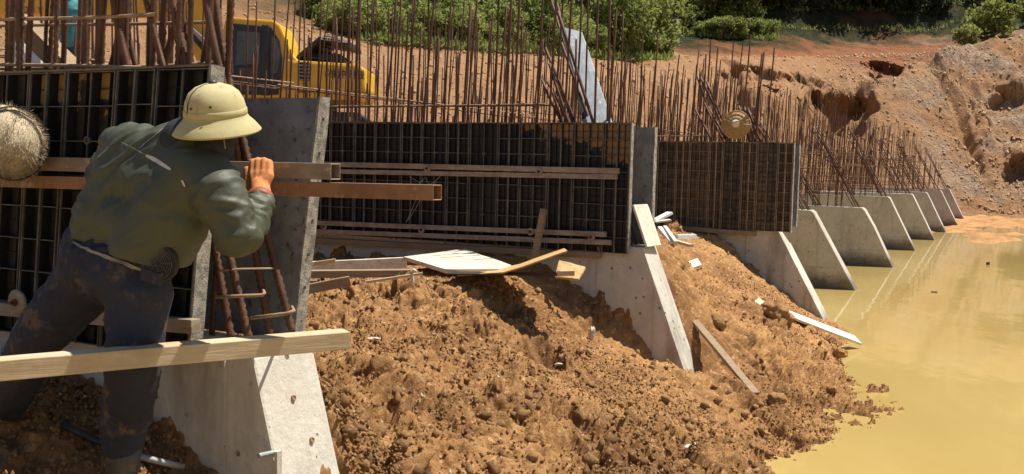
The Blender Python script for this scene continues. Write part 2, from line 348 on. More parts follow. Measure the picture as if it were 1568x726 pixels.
def hill_grid():
    px = np.concatenate([np.linspace(-900, -60, 60, endpoint=False), np.linspace(-60, 1640, 620), np.linspace(1645, 2700, 60)])
    Dc = smooth_cols(px, HD); Zc = smooth_cols(px, HZ)
    kern = np.hanning(31); kern /= kern.sum()
    for A in (Dc, Zc):
        for k in range(A.shape[1]):
            A[:, k] = np.convolve(np.pad(A[:, k], 15, 'edge'), kern, 'valid')
    rows = np.concatenate([np.linspace(0, 5, 260, endpoint=False), np.linspace(5, 7, 60)])
    idx = np.arange(8.)
    X = np.zeros((len(rows), len(px), 3))
    for j, x in enumerate(px):
        d = np.interp(rows, idx, Dc[j]); zz = np.interp(rows, idx, Zc[j])
        rr = ray(x, 250 + .0244 * (x - CX)); rr = rr / (rr @ _fw)
        X[:, j, 0] = CAM[0] + rr[0] * d; X[:, j, 1] = CAM[1] + rr[1] * d; X[:, j, 2] = zz
    HS = ([1225, 1240, 1300, 1345, 1385, 1450, 1568], [232, 215, 165, 130, 95, 75, 58])
    for j, x in enumerate(px):
        if 1225 < x < 1560:
            dc = np.interp(x, [1235, 1480], [54, 62]); fd = np.interp(x, [1235, 1480], [49, 50.3]); yc = np.interp(x, *HS); zc = zat(x, yc, dc)
            rr = ray(x, 250 + .0244 * (x - CX)); rr = rr / (rr @ _fw); d = X[:, j, 1] / rr[1]
            hz = np.where(d < dc, -.2 + (zc + .2) * np.clip((d - fd) / (dc - fd), -1, 1) ** .92 if False else -.2 + (zc + .2) * (d - fd) / (dc - fd), zc - (d - dc) * np.interp(x, [1235, 1400, 1500], [.9, .7, .0]))
            X[:, j, 2] = np.maximum(X[:, j, 2], hz)
    V = X.reshape(-1, 3)
    dist = np.hypot(V[:, 0], V[:, 1]); rr_ = np.repeat(rows, len(px)); pp = np.tile(px, len(rows))
    amp = np.interp(rr_, [0, 1, 2, 3, 4, 5, 6, 7], [.04, .12, .35, .5, .13, .08, .25, 1.0]) * np.interp(pp, [-900, 900, 1150, 2700], [.6, .5, 1.1, 1.25])
    q = V.copy()
    rid = 1 - np.abs(fbm(q * [.13, .13, .2], 5, 31)) * 2
    gul = -np.clip(1 - np.abs(fbm(q * [.16, .05, .05] + 7.7, 3, 71)) * 5, 0, 1) * np.interp(rr_, [1, 2, 3, 4, 4.6], [0, .7, 1, .35, 0]) * np.interp(pp, [900, 1150, 1500, 2700], [.1, 1.5, .9, .9])
    n = fbm(q * .45, 5, 11) * .8 + rid * .35 + fbm(q * 1.9, 3, 22) * .3
    n += .28 * (1 - 2 * np.abs(fbm(q * [1.1, 1.1, .6] + 3, 4, 77))) + .16 * fbm(q * 4.2, 3, 78)
    V[:, 2] += amp * n + gul
    V[:, 0] += amp * .5 * fbm(q * .6 + 40, 3, 51)
    # undercut hollows and slump scars eaten into the slopes
    qv = V - CAM; dp = qv @ _fw; ppx = CX + F * (qv @ _r) / dp; ppy = CY - F * (qv @ _u) / dp; jit = 20 * fbm(V * .3, 6, 123, .62); jit2 = 14 * fbm(V * .3 + 50, 6, 124, .62)
    for hx, hy, ax_, ay_, am in ((1285, 172, 60, 30, 1.7), (1355, 112, 26, 14, 1.0), (1545, 175, 46, 34, 1.0), (1552, 258, 26, 30, 1.2), (1200, 130, 60, 12, .5), (1130, 118, 40, 10, .4)):
        e = ((ppx + jit - hx) / ax_) ** 2 + ((ppy + jit2 - hy) / ay_) ** 2; m = np.clip((1.25 - e) / .7, 0, 1); m = m * m * (3 - 2 * m)
        hd_ = qv[:, :2] / np.linalg.norm(qv[:, :2], axis=1)[:, None]; V[:, :2] += hd_ * (am * m)[:, None]; V[:, 2] -= .35 * am * m
    n0 = len(px); R = len(rows)
    a = np.arange((R - 1) * n0).reshape(R - 1, n0)[:, :-1].ravel()
    Fc = np.stack([a, a + 1, a + n0 + 1, a + n0], 1)
    me = raw_mesh('hillside', V, Fc, True)
    o = link('hillside', me, MAT['hill']); tag(o, kind='structure'); return V.reshape(R, n0, 3), rows, px
HV, HR, HPX = hill_grid()
def hill_at(px, row):                                 # a point of the built hillside
    j = int(np.argmin(np.abs(HPX - px))); i = int(np.argmin(np.abs(HR - row))); return HV[i, j]
gm_ = raw_mesh('ground', [(-900, -900, -3), (900, -900, -3), (900, 900, -3), (-900, 900, -3)], [(0, 1, 2, 3)])
tag(link('ground', gm_, MAT['dirt']), kind='structure')
wm = raw_mesh('water', [(-12, -25, 0), (80, -25, 0), (80, 62, 0), (-12, 62, 0)], [(0, 1, 2, 3)])
tag(link('water', wm, MAT['water']), kind='structure')

# near earth: spoil heaped against the buttresses
CTL = [ont(*a) for a in [(880, 430, 8.28), (940, 470, 8.28), (1000, 550, 8.28), (1045, 600, 8.28), (1010, 400, 8.61), (1082, 575, 8.61), (1085, 365, 13.88), (1160, 420, 13.88), (1235, 470, 13.88), (1260, 490, 13.88),
   (1100, 480, 10.5), (1160, 560, 9.5), (1060, 430, 10), (1040, 380, 11.5), (1220, 540, 10.3), (487, 540, 3.01), (527, 726, 3.01), (225, 600, 2.68), (330, 726, 2.68), (100, 575, 2.6),
   (640, 420, 7.2), (760, 425, 7.3), (500, 450, 6.5), (600, 520, 5.8), (700, 520, 6.3), (800, 540, 6.6), (930, 580, 7.), (600, 640, 4.2), (600, 726, 3.7), (784, 640, 5.), (784, 726, 4.3), (950, 726, 4.8), (1000, 640, 6.2), (1100, 640, 7.1), (1100, 726, 5.5), (1180, 610, 8.3), (1050, 578, 8.0), (1090, 580, 8.3), (1030, 560, 8.1)]]
SHORE = [atz(*a, 0) for a in [(1190, 726), (1220, 700), (1335, 640), (1310, 560), (1300, 530), (1262, 490)]]
CTL += SHORE + [p + PD * 1.2 - Z * .45 for p in SHORE] + [p + PD * 3 - Z * .8 for p in SHORE]
CTL += [G(*a) for a in [(-.9, 5.6, .0), (.2, 5.4, -.4), (-.8, 4, .0), (.3, 3.5, -.4), (-1.2, 3, .25), (-.3, 2, -.3), (-3.3, 1.2, 1.25), (-2.6, 1.2, .92), (-2, 1.2, .5), (-1.2, 1, .05),
   (-3.3, 0, .8), (-2.4, 0, .4), (-1, -1, -.2), (0, 0, -.5), (-5, 2.6, 1.35), (-5, 0, 1.1), (-7, 2.6, 1.3), (-7, 0, 1.1), (-7, 5.5, 1.15), (-7, 8.2, 1.2), (-5.5, 5, 1.15), (-5.5, 8.1, 1.25), (-7, 12, 1.2), (-5.5, 10, 1.25), (-5, 12.5, 1.25), (-7, 15, 1.), (-4.3, 15, .35), (-3.3, 15.2, .1), (-2.5, 16, -.4), (-4, 16.5, -.2), (-7, 17.5, .2), (-2, 18, -.8), (-5, 18, -.6)]]
CTL = np.array(CTL)
def tps_fit(xy, z, lam=.02):
    d = np.linalg.norm(xy[:, None] - xy[None], axis=2); K = np.where(d > 0, d * d * np.log(d + 1e-9), 0) + lam * np.eye(len(z))
    Q = np.c_[np.ones(len(z)), xy]; A = np.block([[K, Q], [Q.T, np.zeros((3, 3))]]); return np.linalg.solve(A, np.r_[z, 0, 0, 0])
TPS = tps_fit(CTL[:, :2], CTL[:, 2])
def mound_base(xy):
    o = np.zeros(len(xy))
    for c in range(0, len(xy), 40000):
        q = xy[c:c + 40000]; d = np.linalg.norm(q[:, None] - CTL[None, :, :2], axis=2)
        o[c:c + 40000] = np.where(d > 0, d * d * np.log(d + 1e-9), 0) @ TPS[:-3] + TPS[-3] + q @ TPS[-2:]
    return o
DENTS = [(ont(835, 505, 6.6), .17, .26), (ont(600, 462, 6.6), .14, .14), (ont(765, 610, 5.2), .13, .13), (ont(520, 480, 5.8), .15, .14), (ont(730, 475, 6.6), .10, .10), (ont(540, 545, 4.6), .09, .12),
         (ont(1075, 655, 6.6), .12, .08), (ont(650, 500, 6.2), .10, .09), (ont(700, 690, 4.4), .10, .08), (ont(905, 560, 6.8), .11, .09)]
def mound_z(xy, detail=True):
    z = mound_base(xy)
    for p, r, a in DENTS:
        dd = (xy[:, 0] - p[0]) ** 2 + (xy[:, 1] - p[1]) ** 2; z -= a * np.exp(-dd / (r * r)); z += .35 * a * np.exp(-((np.sqrt(dd) - r * 1.7) / (r * .6)) ** 2)
    if not detail: return z
    q = np.c_[xy, np.zeros(len(xy))]
    rough = np.clip(.65 + .7 * fbm(q * 1.1, 3, 90), .4, 1.4)
    z = z + .055 * fbm(q * 1.5, 3, 1) + .035 * rough * fbm(q * 4.5, 3, 4)
    for sc_, am, th, sd in ((4.2, .06, .74, 11), (8.5, .036, .6, 12), (17, .018, .45, 13), (36, .010, .3, 14), (70, .006, .2, 15)):
        wx = xy + .3 / sc_ * np.stack([vnoise(q * sc_ * 1.7, sd + 1), vnoise(q * sc_ * 1.7 + 9, sd + 2)], 1)
        d, i = worley(wx * sc_, sd); d = d + .34 * fbm(q * sc_ * 2.1, 3, sd + 60); z = z + am * rough * np.where(i > th, 1, .15) * np.sqrt(np.clip(1 - (np.clip(d, 0, 9) * 1.35) ** 2, 0, 1)) * (.5 + i)
    z = z + .02 * rough * (.6 - 2 * np.abs(fbm(q * 8 + 3, 3, 44))) + .022 * rough * fbm(q * 22, 4, 40, .62) - .035
    s = xy @ PD[:2]; t = xy @ W[:2]; k = np.clip((t - 6.7) / .4, 0, 1) * np.clip((8.3 - t) / .1, 0, 1) * np.clip((-3.5 - s) / .4, 0, 1)
    z0 = mound_base(xy); z = z * (1 - .75 * k) + .75 * k * (z0 - .03)
    sh = np.clip((.55 - z0) / .5, 0, 1) * np.clip((s + 2.35) / .4, 0, 1); return z - .02 * sh - .11 * sh * np.clip((t - 7.8) / 1.6, 0, 1)
def mound():
    px = np.concatenate([np.linspace(-700, -40, 50, endpoint=False), np.linspace(-40, 1400, 760), np.linspace(1405, 1900, 30)])
    dep = np.concatenate([np.geomspace(2.2, 9.8, 620, endpoint=False), np.geomspace(9.8, 17.5, 170)])
    n0, R = len(px), len(dep)
    k = (px - CX) / F
    X = dep[:, None] * k[None]; Y = np.repeat(dep[:, None], n0, 1)
    xy = np.stack([X.ravel(), Y.ravel()], 1); z0_ = mound_z(xy, False); dz_ = mound_z(xy) - z0_
    zg = z0_.reshape(R, n0); gy = np.gradient(zg, axis=0) / np.gradient(dep)[:, None]; gx = np.gradient(zg, axis=1) / np.gradient(k)[None] / dep[:, None]; gy = gy - gx * k[None]
    nn = np.stack([-gx.ravel(), -gy.ravel(), np.ones(R * n0)], 1); nn /= np.linalg.norm(nn, axis=1)[:, None]
    xy = xy + nn[:, :2] * dz_[:, None]; z = z0_ + nn[:, 2] * dz_
    a = np.arange((R - 1) * n0).reshape(R - 1, n0)[:, :-1].ravel(); Fc = np.stack([a, a + 1, a + n0 + 1, a + n0], 1)
    s = xy @ PD[:2]; Vz = np.c_[xy, z]
    keep = (z[Fc].max(1) > -.35) & (s[Fc].min(1) > -9)
    Fc = Fc[keep]; u, inv = np.unique(Fc, return_inverse=True); 
    o = link('earth_mound', raw_mesh('earth_mound', Vz[u], inv.reshape(Fc.shape), True), MAT['dirt']); tag(o, kind='structure')
mound()

def ico(sub):
    bm = bmesh.new(); bmesh.ops.create_icosphere(bm, subdivisions=sub, radius=1); V = np.array([v.co for v in bm.verts]); Fc = np.array([[v.index for v in f.verts] for f in bm.faces]); bm.free(); return V, Fc
def octa(): return np.array([(1., 0, 0), (-1, 0, 0), (0, 1, 0), (0, -1, 0), (0, 0, 1), (0, 0, -1)]), np.array([(0, 2, 4), (2, 1, 4), (1, 3, 4), (3, 0, 4), (2, 0, 5), (1, 2, 5), (3, 1, 5), (0, 3, 5)])
def scatter(name, n, smin, smax, mat, seed, sub=1, rough=.45, label=None, zmin=-.02, sink=.15, power=2.6, region=None):
    rg = np.random.default_rng(seed); V0, F0 = ico(sub) if sub else octa()
    pxs = rg.uniform(-40, 1380, n * 5); dd = np.exp(rg.uniform(np.log(2.9), np.log(15.5), n * 5)); xy = np.stack([(pxs - CX) / F * dd, dd], 1)
    zb = mound_base(xy); s = xy @ PD[:2]; t = xy @ W[:2]
    ok = (zb > zmin) & (s > -6.6)
    cl = fbm(np.c_[xy, 0 * xy[:, 0]] * 1.3, 2, seed + 3); ok &= cl > rg.uniform(-.6, .75, len(cl))
    for tb in (2.68, 8.28, 13.88):
        ok &= ~((t > tb - .03) & (t < tb + .36) & (s < -2.2))
    xy = xy[ok][:n]; z = mound_z(xy); n = len(xy)
    size = smin + (smax - smin) * rg.random(n) ** power
    var = []
    for k in range(10):
        q = V0 * rg.uniform(.7, 1.25, 3); q = q * (1 + rough * vnoise(V0 * 1.4 + k * 17.3, k)[:, None] + .25 * vnoise(V0 * 3.1 + k * 7, k + 40)[:, None]); var.append(q)
    var = np.array(var); vi = rg.integers(0, 10, n); ang = rg.uniform(0, 2 * pi, n); ca, sa = np.cos(ang), np.sin(ang)
    Q = var[vi] * size[:, None, None]; X = Q[:, :, 0] * ca[:, None] - Q[:, :, 1] * sa[:, None]; Y = Q[:, :, 0] * sa[:, None] + Q[:, :, 1] * ca[:, None]
    Vv = np.stack([X + xy[:, 0, None], Y + xy[:, 1, None], Q[:, :, 2] + (z + size * (.5 - sink * 2))[:, None]], 2).reshape(-1, 3)
    Fc = (F0[None] + (np.arange(n) * len(V0))[:, None, None]).reshape(-1, 3)
    o = link(name, raw_mesh(name, Vv, Fc, False), mat); tag(o, label, kind='stuff'); return o
scatter('dirt_crumbs', 110000, .004, .015, MAT['crumb'], 3, 0, label='loose crumbs of brown earth over the spoil heap')
scatter('dirt_clods', 4500, .007, .038, MAT['clod'], 5, 1, .9, label='larger clods of brown earth over the spoil heap', power=3)
scatter('pale_gravel', 1300, .004, .014, MAT['stone'], 8, 0, .7, label='pale gravel chips scattered on the spoil heap', power=3)

def hill_rocks():
    rg = np.random.default_rng(12); n = 60000; j = rg.integers(60, len(HPX) - 40, n); i = (rg.random(n) * np.searchsorted(HR, 4.3)).astype(int) + 40
    i = np.clip(i, 0, len(HR) - 2); p = HV[i, j] + (HV[i + 1, np.clip(j + 1, 0, len(HPX) - 1)] - HV[i, j]) * rg.random((n, 1))
    xx = HPX[j]; heap = xx > 1235; keep = (heap & (rg.random(n) < .6)) | (rg.random(n) < .22); p, heap = p[keep], heap[keep]; n = len(p)
    V0, F0 = octa(); size = np.where(heap, .02 + .13 * rg.random(n) ** 5, .02 + .12 * rg.random(n) ** 5); var = np.array([V0 * rg.uniform(.5, 1.4, 3) * rg.uniform(.6, 1.2, (6, 1)) for k in range(12)])
    a = rg.uniform(0, 6.28, n); Q = var[rg.integers(0, 12, n)] * size[:, None, None]
    Vv = np.stack([Q[:, :, 0] * np.cos(a)[:, None] - Q[:, :, 1] * np.sin(a)[:, None], Q[:, :, 0] * np.sin(a)[:, None] + Q[:, :, 1] * np.cos(a)[:, None], Q[:, :, 2]], 2) + p[:, None] + [0, 0, .01]
    for nm, m, lab in (('hill_clods', ~heap, 'brown clods strewn over the far terrace slope'), ('heap_rubble', heap, 'stones and clods strewn over the right-hand heap')):
        k = int(m.sum()); tag(link(nm, raw_mesh(nm, Vv[m].reshape(-1, 3), (F0[None] + (np.arange(k) * 6)[:, None, None]).reshape(-1, 3)), MAT['rubble' if nm == 'heap_rubble' else 'hillclod']), lab, kind='stuff')
def m_rub(name, cols):
    t = NT(name); c = t.mix(t.geo.outputs['Random Per Island'], cols[0], cols[1]); gr = t.ramp(t.noise(.3, 4, .6), .44, .58); c = t.mix(t.math('MULTIPLY', gr, .6), c, cols[2]); return t.fin(c, .95, spec=.1)
MAT['rubble'] = m_rub('rubble', ((.30, .18, .095), (.42, .27, .155), (.36, .28, .2))); MAT['hillclod'] = m_rub('hillclod', ((.28, .145, .07), (.40, .23, .12), (.34, .2, .1)))
hill_rocks()

# mud bars along the far toes
def mud():
    ss = np.linspace(-9, 9, 150); tt = np.linspace(30, 56, 220); S_, T_ = np.meshgrid(ss, tt); q = np.stack([S_.ravel() * .6, T_.ravel() * .22, 0 * S_.ravel()], 1)
    z = -.10 + .16 * fbm(q, 5, 8) + np.interp(T_.ravel(), [30, 36, 41, 47, 53], [-.4, -.09, .06, .05, .3]) - np.clip(S_.ravel() + 1.2, 0, 9) * np.interp(T_.ravel(), [30, 45, 53], [.08, .035, .0]) + .02 * fbm(q * 9, 3, 9)
    V = np.stack([PD[0] * S_.ravel() + W[0] * T_.ravel(), PD[1] * S_.ravel() + W[1] * T_.ravel(), z], 1)
    n0 = len(ss); a = np.arange((len(tt) - 1) * n0).reshape(-1, n0)[:, :-1].ravel()
    tag(link('mud_bank', raw_mesh('mud_bank', V, np.stack([a, a + 1, a + n0 + 1, a + n0], 1), True), MAT['dirt']), kind='structure')
mud()

# ------------------------------------------------------------------ concrete buttresses and wall
WALL_S = -7.2
BUT = [  # s of the top corner, t, top height, run per metre of height
 (-2.43, 2.68, 1.50, .29), (-3.08, 8.28, 1.50, .40), (-3.23, 13.88, 1.40, .56), (-3.89, 19.48, 1.45, .58), (-3.81, 24.76, 1.36, .53), (-4.0, 30.65, 1.50, .51),
 (-3.98, 36.04, 1.50, .51), (-4.05, 41.3, 1.48, .5), (-4.0, 46.4, 1.5, .5), (-4.05, 51.2, 1.5, .5)]
BLAB = ['nearest concrete buttress, with the timber beam lying on its sloped end', 'pale sloped buttress rising from the spoil heap beside the long form panel', 'buttress under the smaller banded form panel, its foot in the spoil',
 'first bare buttress standing in the muddy water past the form panels', 'second bare buttress in the water, with a rounded chipped slope', 'third bare concrete buttress in the water, with a dark stained foot',
 'fourth bare concrete buttress in the water, dark wet line at its foot', 'third buttress from the far end, dark mud at its foot', 'next to last buttress in the row, rust stain on its side', 'farthest concrete buttress of the row, standing on the mud bank']
TK = .33
def buttress(i):
    s1, t, zt, k = BUT[i]; zb = -.7; s0 = WALL_S + .2
    root = thing('concrete_buttress', BLAB[i], 'buttress', G(s1, t, 0), 'concrete buttresses of the retaining wall')
    mb = MB(); c = .035
    prof = [(s0, zb), (s1 + k * (zt - zb), zb), (s1 + .01, zt - .03), (s1 - .04, zt), (s0, zt)] if i > 2 else [(s0, zb), (s1 + k * (zt - zb), zb), (s1, zt), (s0, zt)]
    if i == 4: prof = [(s0, zb), (s1 + k * (zt - zb), zb), (s1 + k * zt * .80, .32), (s1 + k * .45 + .03, zt - .42), (s1 + .06, zt - .07), (s1 - .01, zt), (s0, zt)]
    n = len(prof)
    # near and far faces are cut where form boards met, one piece per board width
    mb.prism([G(s, t, z) for s, z in prof], W * TK)
    m = MAT['concrete_old' if i > 2 else 'concrete']
    o = mb.build('body', m, root, bevel=.012, wob=.012 if i > 2 else .006)
    # thin fins where the form boards leaked
    sj = s1 - .42 if i else s1 - .12
    for ss, ztop in ((sj, zt - .02), (sj - 1.0, zt - .02), (s1 + .12, zt - .32)):
        f = MB(); f.stz(ss - .006, ss + .006, t - .010, t + .02, -.3, ztop); f.build('board_seam', MAT['concrete_old'], root, wob=.012, sub=6)
    if i > 2:
        f = MB(); f.stz(s0 + .3, s1 + k * (zt - .38) - .01, t - .008, t + .02, .36, .385); f.build('pour_line', MAT['concrete_old'], root, wob=.02, sub=8)
    return root
BR = [buttress(i) for i in range(len(BUT))]
root = thing('retaining_wall', 'low concrete wall stem behind the buttresses, rebar rising out of it', 'wall', G(WALL_S, 25, 0))
f = MB(); f.stz(WALL_S - .35, WALL_S + .18, -4, 53, -.6, 1.30); f.build('wall_stem', MAT['concrete_old'], root, bevel=.01)
# form marks, spacer holes and a stub pipe in the nearest slope
def slope_pt(i, z, tt): s1, t, zt, k = BUT[i]; return G(s1 + k * (zt - z), t + tt, z)
f = MB(); nd = nrm(PD + Z * BUT[0][3])
for z, tt in ((1.17, .21), (.965, .135), (.985, .255), (1.33, .16)):
    f = MB(); c = slope_pt(0, z, tt); f.lathe(c + nd * .001, nd, [(.0, .004), (.007, .004), (.008, .007), (.011, .006), (.012, -.01)], 12)
    f.build('tie_socket', MAT['rust_pale'], BR[0])
f = MB(); f.tube([ont(423, 692, 2.70), ont(396, 698, 2.62)], .0085, 10); f.lathe(ont(396, 698, 2.62), ont(396, 698, 2.62) - ont(423, 692, 2.7), [(.0085, 0), (.006, 0), (.006, -.02), (0, -.02)], 10)
tag(f.build('pipe_stub', MAT['pipe']), 'short grey pipe stub sticking out of the nearest buttress near its foot', 'pipe')

# ------------------------------------------------------------------ formwork
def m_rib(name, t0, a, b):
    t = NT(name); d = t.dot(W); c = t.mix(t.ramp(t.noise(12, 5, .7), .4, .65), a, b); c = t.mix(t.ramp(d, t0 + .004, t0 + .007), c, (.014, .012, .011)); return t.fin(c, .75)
def form(name, label, s0, s1, t, z0, z1, sheet, rib, lean=0., start='A', depth=.05, wa=.262, wb=.205, nrow=8, rw=1.):
    """gridded plastic form panel; ribs towards the camera (-t)"""
    root = thing(name, label, 'formwork', G((s0 + s1) / 2, t, z0), 'formwork panels on the buttresses')
    sk = lambda s, z: s + lean * (z - z0)
    def bx(mb, a, b, ta, tb, za, zb): mb.hexa([G(sk(a, za), ta, za), G(sk(b, za), ta, za), G(sk(b, za), tb, za), G(sk(a, za), tb, za), G(sk(a, zb), ta, zb), G(sk(b, zb), ta, zb), G(sk(b, zb), tb, zb), G(sk(a, zb), tb, zb)])
    s = s1; k = 0 if start == 'A' else 1; zr = np.linspace(z0, z1, nrow + 1)
    while s > s0 + .05:
        wd = (wa, wb)[k % 2] * random.uniform(.94, 1.06); a = max(s - wd + .006, s0); b = s - .004
        jt = random.uniform(-.004, .004)
        mb = MB(); bx(mb, a, b, t - .008, t, z0, z1); o = mb.build('form_sheet', sheet, root)
        rb = MB(); r = .0028 * rw; t0 = t - depth + jt
        for q in (a + r, b - r): bx(rb, q - r, q + r, t0, t - .0085, z0, z1)
        for z in zr:
            zz = min(max(z, z0 + .004), z1 - .004) + (random.uniform(-.004, .004) if z0 < z < z1 else 0)
            bx(rb, a + 2 * r, b - 2 * r, t0 + .004, t - .0085, zz - .0019 * rw, zz + .0019 * rw)
        if k % 2 == 0:
            m_ = (a + b) / 2; bx(rb, m_ - .0021 * rw, m_ + .0021 * rw, t0 + .001, t - .0085, z0, z1)
            for z in (zr[2], zr[-3]): rb.lathe(G(sk(m_, z), t0 + .012, z), -W, [(.010, .014), (.016, .014), (.016, -.006), (.010, -.006), (.010, .014)], 12)
        else:
            m_ = a + (b - a) * .5; bx(rb, m_ - .0045 * rw, m_ + .0045 * rw, t0 - .003, t - .0085, z0, z1)
        for f_ in (.25, .75):
            q = a + (b - a) * f_; bx(rb, q - .0012, q + .0012, t - .022, t - .0085, z0, z1)
        for z0_, z1_ in zip(zr[:-1], zr[1:]):
            z = (z0_ + z1_) / 2; bx(rb, a + 2 * r, b - 2 * r, t - .02, t - .0085, z - .0012, z + .0012)
        rb.build('rib_grid', rib, o)
        s -= wd; k += 1
    # crusted end frame with bolt holes and the thin top flange
    e = MB(); bx(e, s1, s1 + .010, t - depth - .006, t + .002, z0 - .004, z1 + .004); e.build('end_frame', MAT['crust'], root, bevel=.002, wob=.004, sub=6)
    e = MB(); bx(e, s0, s1 - .001, t - depth - .002, t + .001, z1 + .001, z1 + .009); e.build('top_flange', MAT['rib_tan'], root, wob=.004, sub=6)
    return root
T1, T2, T3 = BUT[0][1], BUT[1][1], BUT[2][1]
RA = ((.075, .065, .053), (.16, .136, .108))
p1 = form('gridded_formwork', 'tall black gridded form panel behind the crouching worker', -6.6, -2.675, T1 - .003, 1.47, 2.505, MAT['sheet_left'], m_rib('rib_near', T1 - .058, *RA), .10, 'A', .055, .265, .205)
p2 = form('gridded_formwork', 'long black gridded form panel with a ragged ochre patch over its upper right corner', -6.95, -3.205, T2 - .003, 1.435, 2.565, MAT['sheet_corner'], m_rib('rib_long', T2 - .053, *RA), .0, 'B', .05, .30, .235, 8, 1.6)
p3 = form('gridded_formwork', 'smaller form panel banded brown and black, below the hanging conical hat', -5.05, -3.045, T3 - .003, 1.36, 2.56, MAT['sheet_bands'], m_rib('rib_banded', T3 - .053, (.16, .12, .08), (.30, .23, .15)), .0, 'B', .05, .27, .20, 9, 1.9)
# plain lower panel under the tall one (its dark lower grid behind the legs)
def far_form(label, s0, s1, t, z0, z1, lean):
    root = thing('form_board', label, 'formwork', G(s1, t, z0), 'inner form boards on the buttresses')
    q = [G(s0, t, z0), G(s1, t, z0), G(s1 + lean * (z1 - z0), t, z1), G(s0, t, z1)]
    MB().prism(q, W * .012).build('form_face', MAT['scuffed'], root)
    e = MB(); e.hexa([G(s1 + .001, t - .002, z0 - .004), G(s1 + .011, t - .002, z0 - .004), G(s1 + .011, t + .06, z0 - .004), G(s1 + .001, t + .06, z0 - .004)] +
                     [G(s1 + lean * (z1 - z0) + .001, t - .002, z1 + .004), G(s1 + lean * (z1 - z0) + .011, t - .002, z1 + .004), G(s1 + lean * (z1 - z0) + .011, t + .06, z1 + .004), G(s1 + lean * (z1 - z0) + .001, t + .06, z1 + .004)])
    e.build('edge_flange', MAT['crust'], root, bevel=.0015, wob=.006, sub=8)
    for k in range(7):
        h = MB(); z = z0 + (z1 - z0) * (k + .6) / 7.2; s = s1 + lean * (z - z0) + .0115
        h.lathe(G(s, t + .03, z), PD, [(0, .0015), (.0065, .0015), (.0075, 0)], 8)
        h.build('bolt_hole', MAT['black'], root)
    r = MB()
    for s in np.arange(s1 - .02, s0, -.13): r.stz(s - .004, s, t + .0125, t + .055, z0, z1)
    for z in np.linspace(z0 + .003, z1 - .006, 8): r.stz(s0, s1 - .025, t + .0125, t + .053, z, z + .005)
    r.build('rib_grid', MAT['rib'], root)
far_form('dark scuffed inner form board standing behind the bent slanting bars and the hand', -5.0, -2.535, T1 + TK + .004, 1.50, 2.425, .125)
far_form('scuffed inner form board with pale edge, just right of the long panel', -6.9, -3.135, T2 + TK + .004, 1.46, 2.55, .0)
far_form('inner form board hidden behind the smaller banded panel', -5.0, -3.06, T3 + TK + .004, 1.42, 2.54, .0)
# sunlit sloping closer board at the second buttress
c = [ont(962, 300, T2 + .02), ont(1003, 368, T2 + TK - .03), ont(986, 374, T2 + .01), ont(966, 340, T2 + .01)]
f = MB(); f.prism([G(-3.20, T2 + .01, 1.86), G(-3.18, T2 + TK - .02, 1.86), G(-3.04, T2 + TK - .02, 1.50), G(-3.06, T2 + .01, 1.50)], nd * .02)
tag(f.build('closing_board', MAT['pale_board'], bevel=.002), 'sunlit tan closing board tilted between the two form panels above the pale slope', 'board')

# walers: square tubes clamped across the panels
def bar(name, mat, p0, p1, wd, ht, label, cat, group=None, bevel=.003, hollow=False, up=Z, wob=.0015, sub=3):
    if not hollow:
        o = MB().beam(p0, p1, wd, ht, up).build(name, mat, bevel=bevel, wob=wob, sub=sub)
        tag(o, label, cat, group); return o
    d, a, b = frame(np.asarray(p1) - p0, up); mb = MB(); V = []
    for p, e in ((p0, 0), (p1, 1)):
        for f_ in (1, .86):
            for x, y in ((-1, -1), (1, -1), (1, 1), (-1, 1)): V.append(np.asarray(p) + a * wd / 2 * x * f_ + b * ht / 2 * y * f_)
    Fs = []
    for k in range(4):
        k2 = (k + 1) % 4
        Fs += [(k, k2, 8 + k2, 8 + k), (4 + k, 12 + k, 12 + k2, 4 + k2), (k, 4 + k, 4 + k2, k2), (8 + k, 8 + k2, 12 + k2, 12 + k)]
    mb.add(V, Fs); o = mb.build(name, mat, bevel=.001, seg=1); tag(o, label, cat, group); return o
TG = 'square steel tubes across the form panels'
tw = T2 - .075
bar('steel_tube', MAT['tube'], ont(478, 251, tw), ont(948, 262, tw), .04, .05, 'upper tube of the top pair across the long form panel', 'steel tube', TG)
bar('steel_tube', MAT['tube'], ont(478, 262, tw), ont(945, 271, tw), .04, .045, 'lower tube of the top pair across the long form panel', 'steel tube', TG)
bar('steel_tube', MAT['tube'], ont(468, 340.5, tw), ont(928, 359, tw), .04, .045, 'upper tube of the bottom pair across the long form panel', 'steel tube', TG)
bar('steel_tube', MAT['tube'], ont(468, 353.5, tw), ont(936, 371.5, tw), .04, .045, 'lower tube of the bottom pair across the long form panel', 'steel tube', TG)
bar('timber_batten', MAT['lumber_old'], ont(462, 367, T2 - .03), ont(920, 391, T2 - .03), .05, .055, 'long timber batten along the foot of the long form panel', 'batten')
bar('timber_batten', MAT['lumber_old'], ont(1005, 347, T3 - .06), ont(1157, 358, T3 - .06), .08, .06, 'timber batten under the banded form panel', 'batten')
def clamp(x, y, t, lab, r=.035, dt=.03):
    root = thing('clamp_plate', lab, 'clamp', ont(x, y, t), 'round clamp plates on the tube pairs'); c = ont(x, y, t - dt)
    MB().lathe(c, -W, [(0, .004), (r * .9, .004), (r, .001), (r, -.008), (0, -.008)], 14).build('plate', MAT['tube'], root, smooth=False)
    m = MB().tube([c + W * .05, c - W * .03], .006, 8); m.lathe(c - W * .004, -W, [(.014, 0), (.014, .012), (0, .012)], 6); m.build('tie_bolt', MAT['rust'], root)
clamp(654, 258, tw, 'clamp plate between the top tubes above the twisted wire'); clamp(825, 263, tw, 'clamp plate at the right part of the top tube pair')
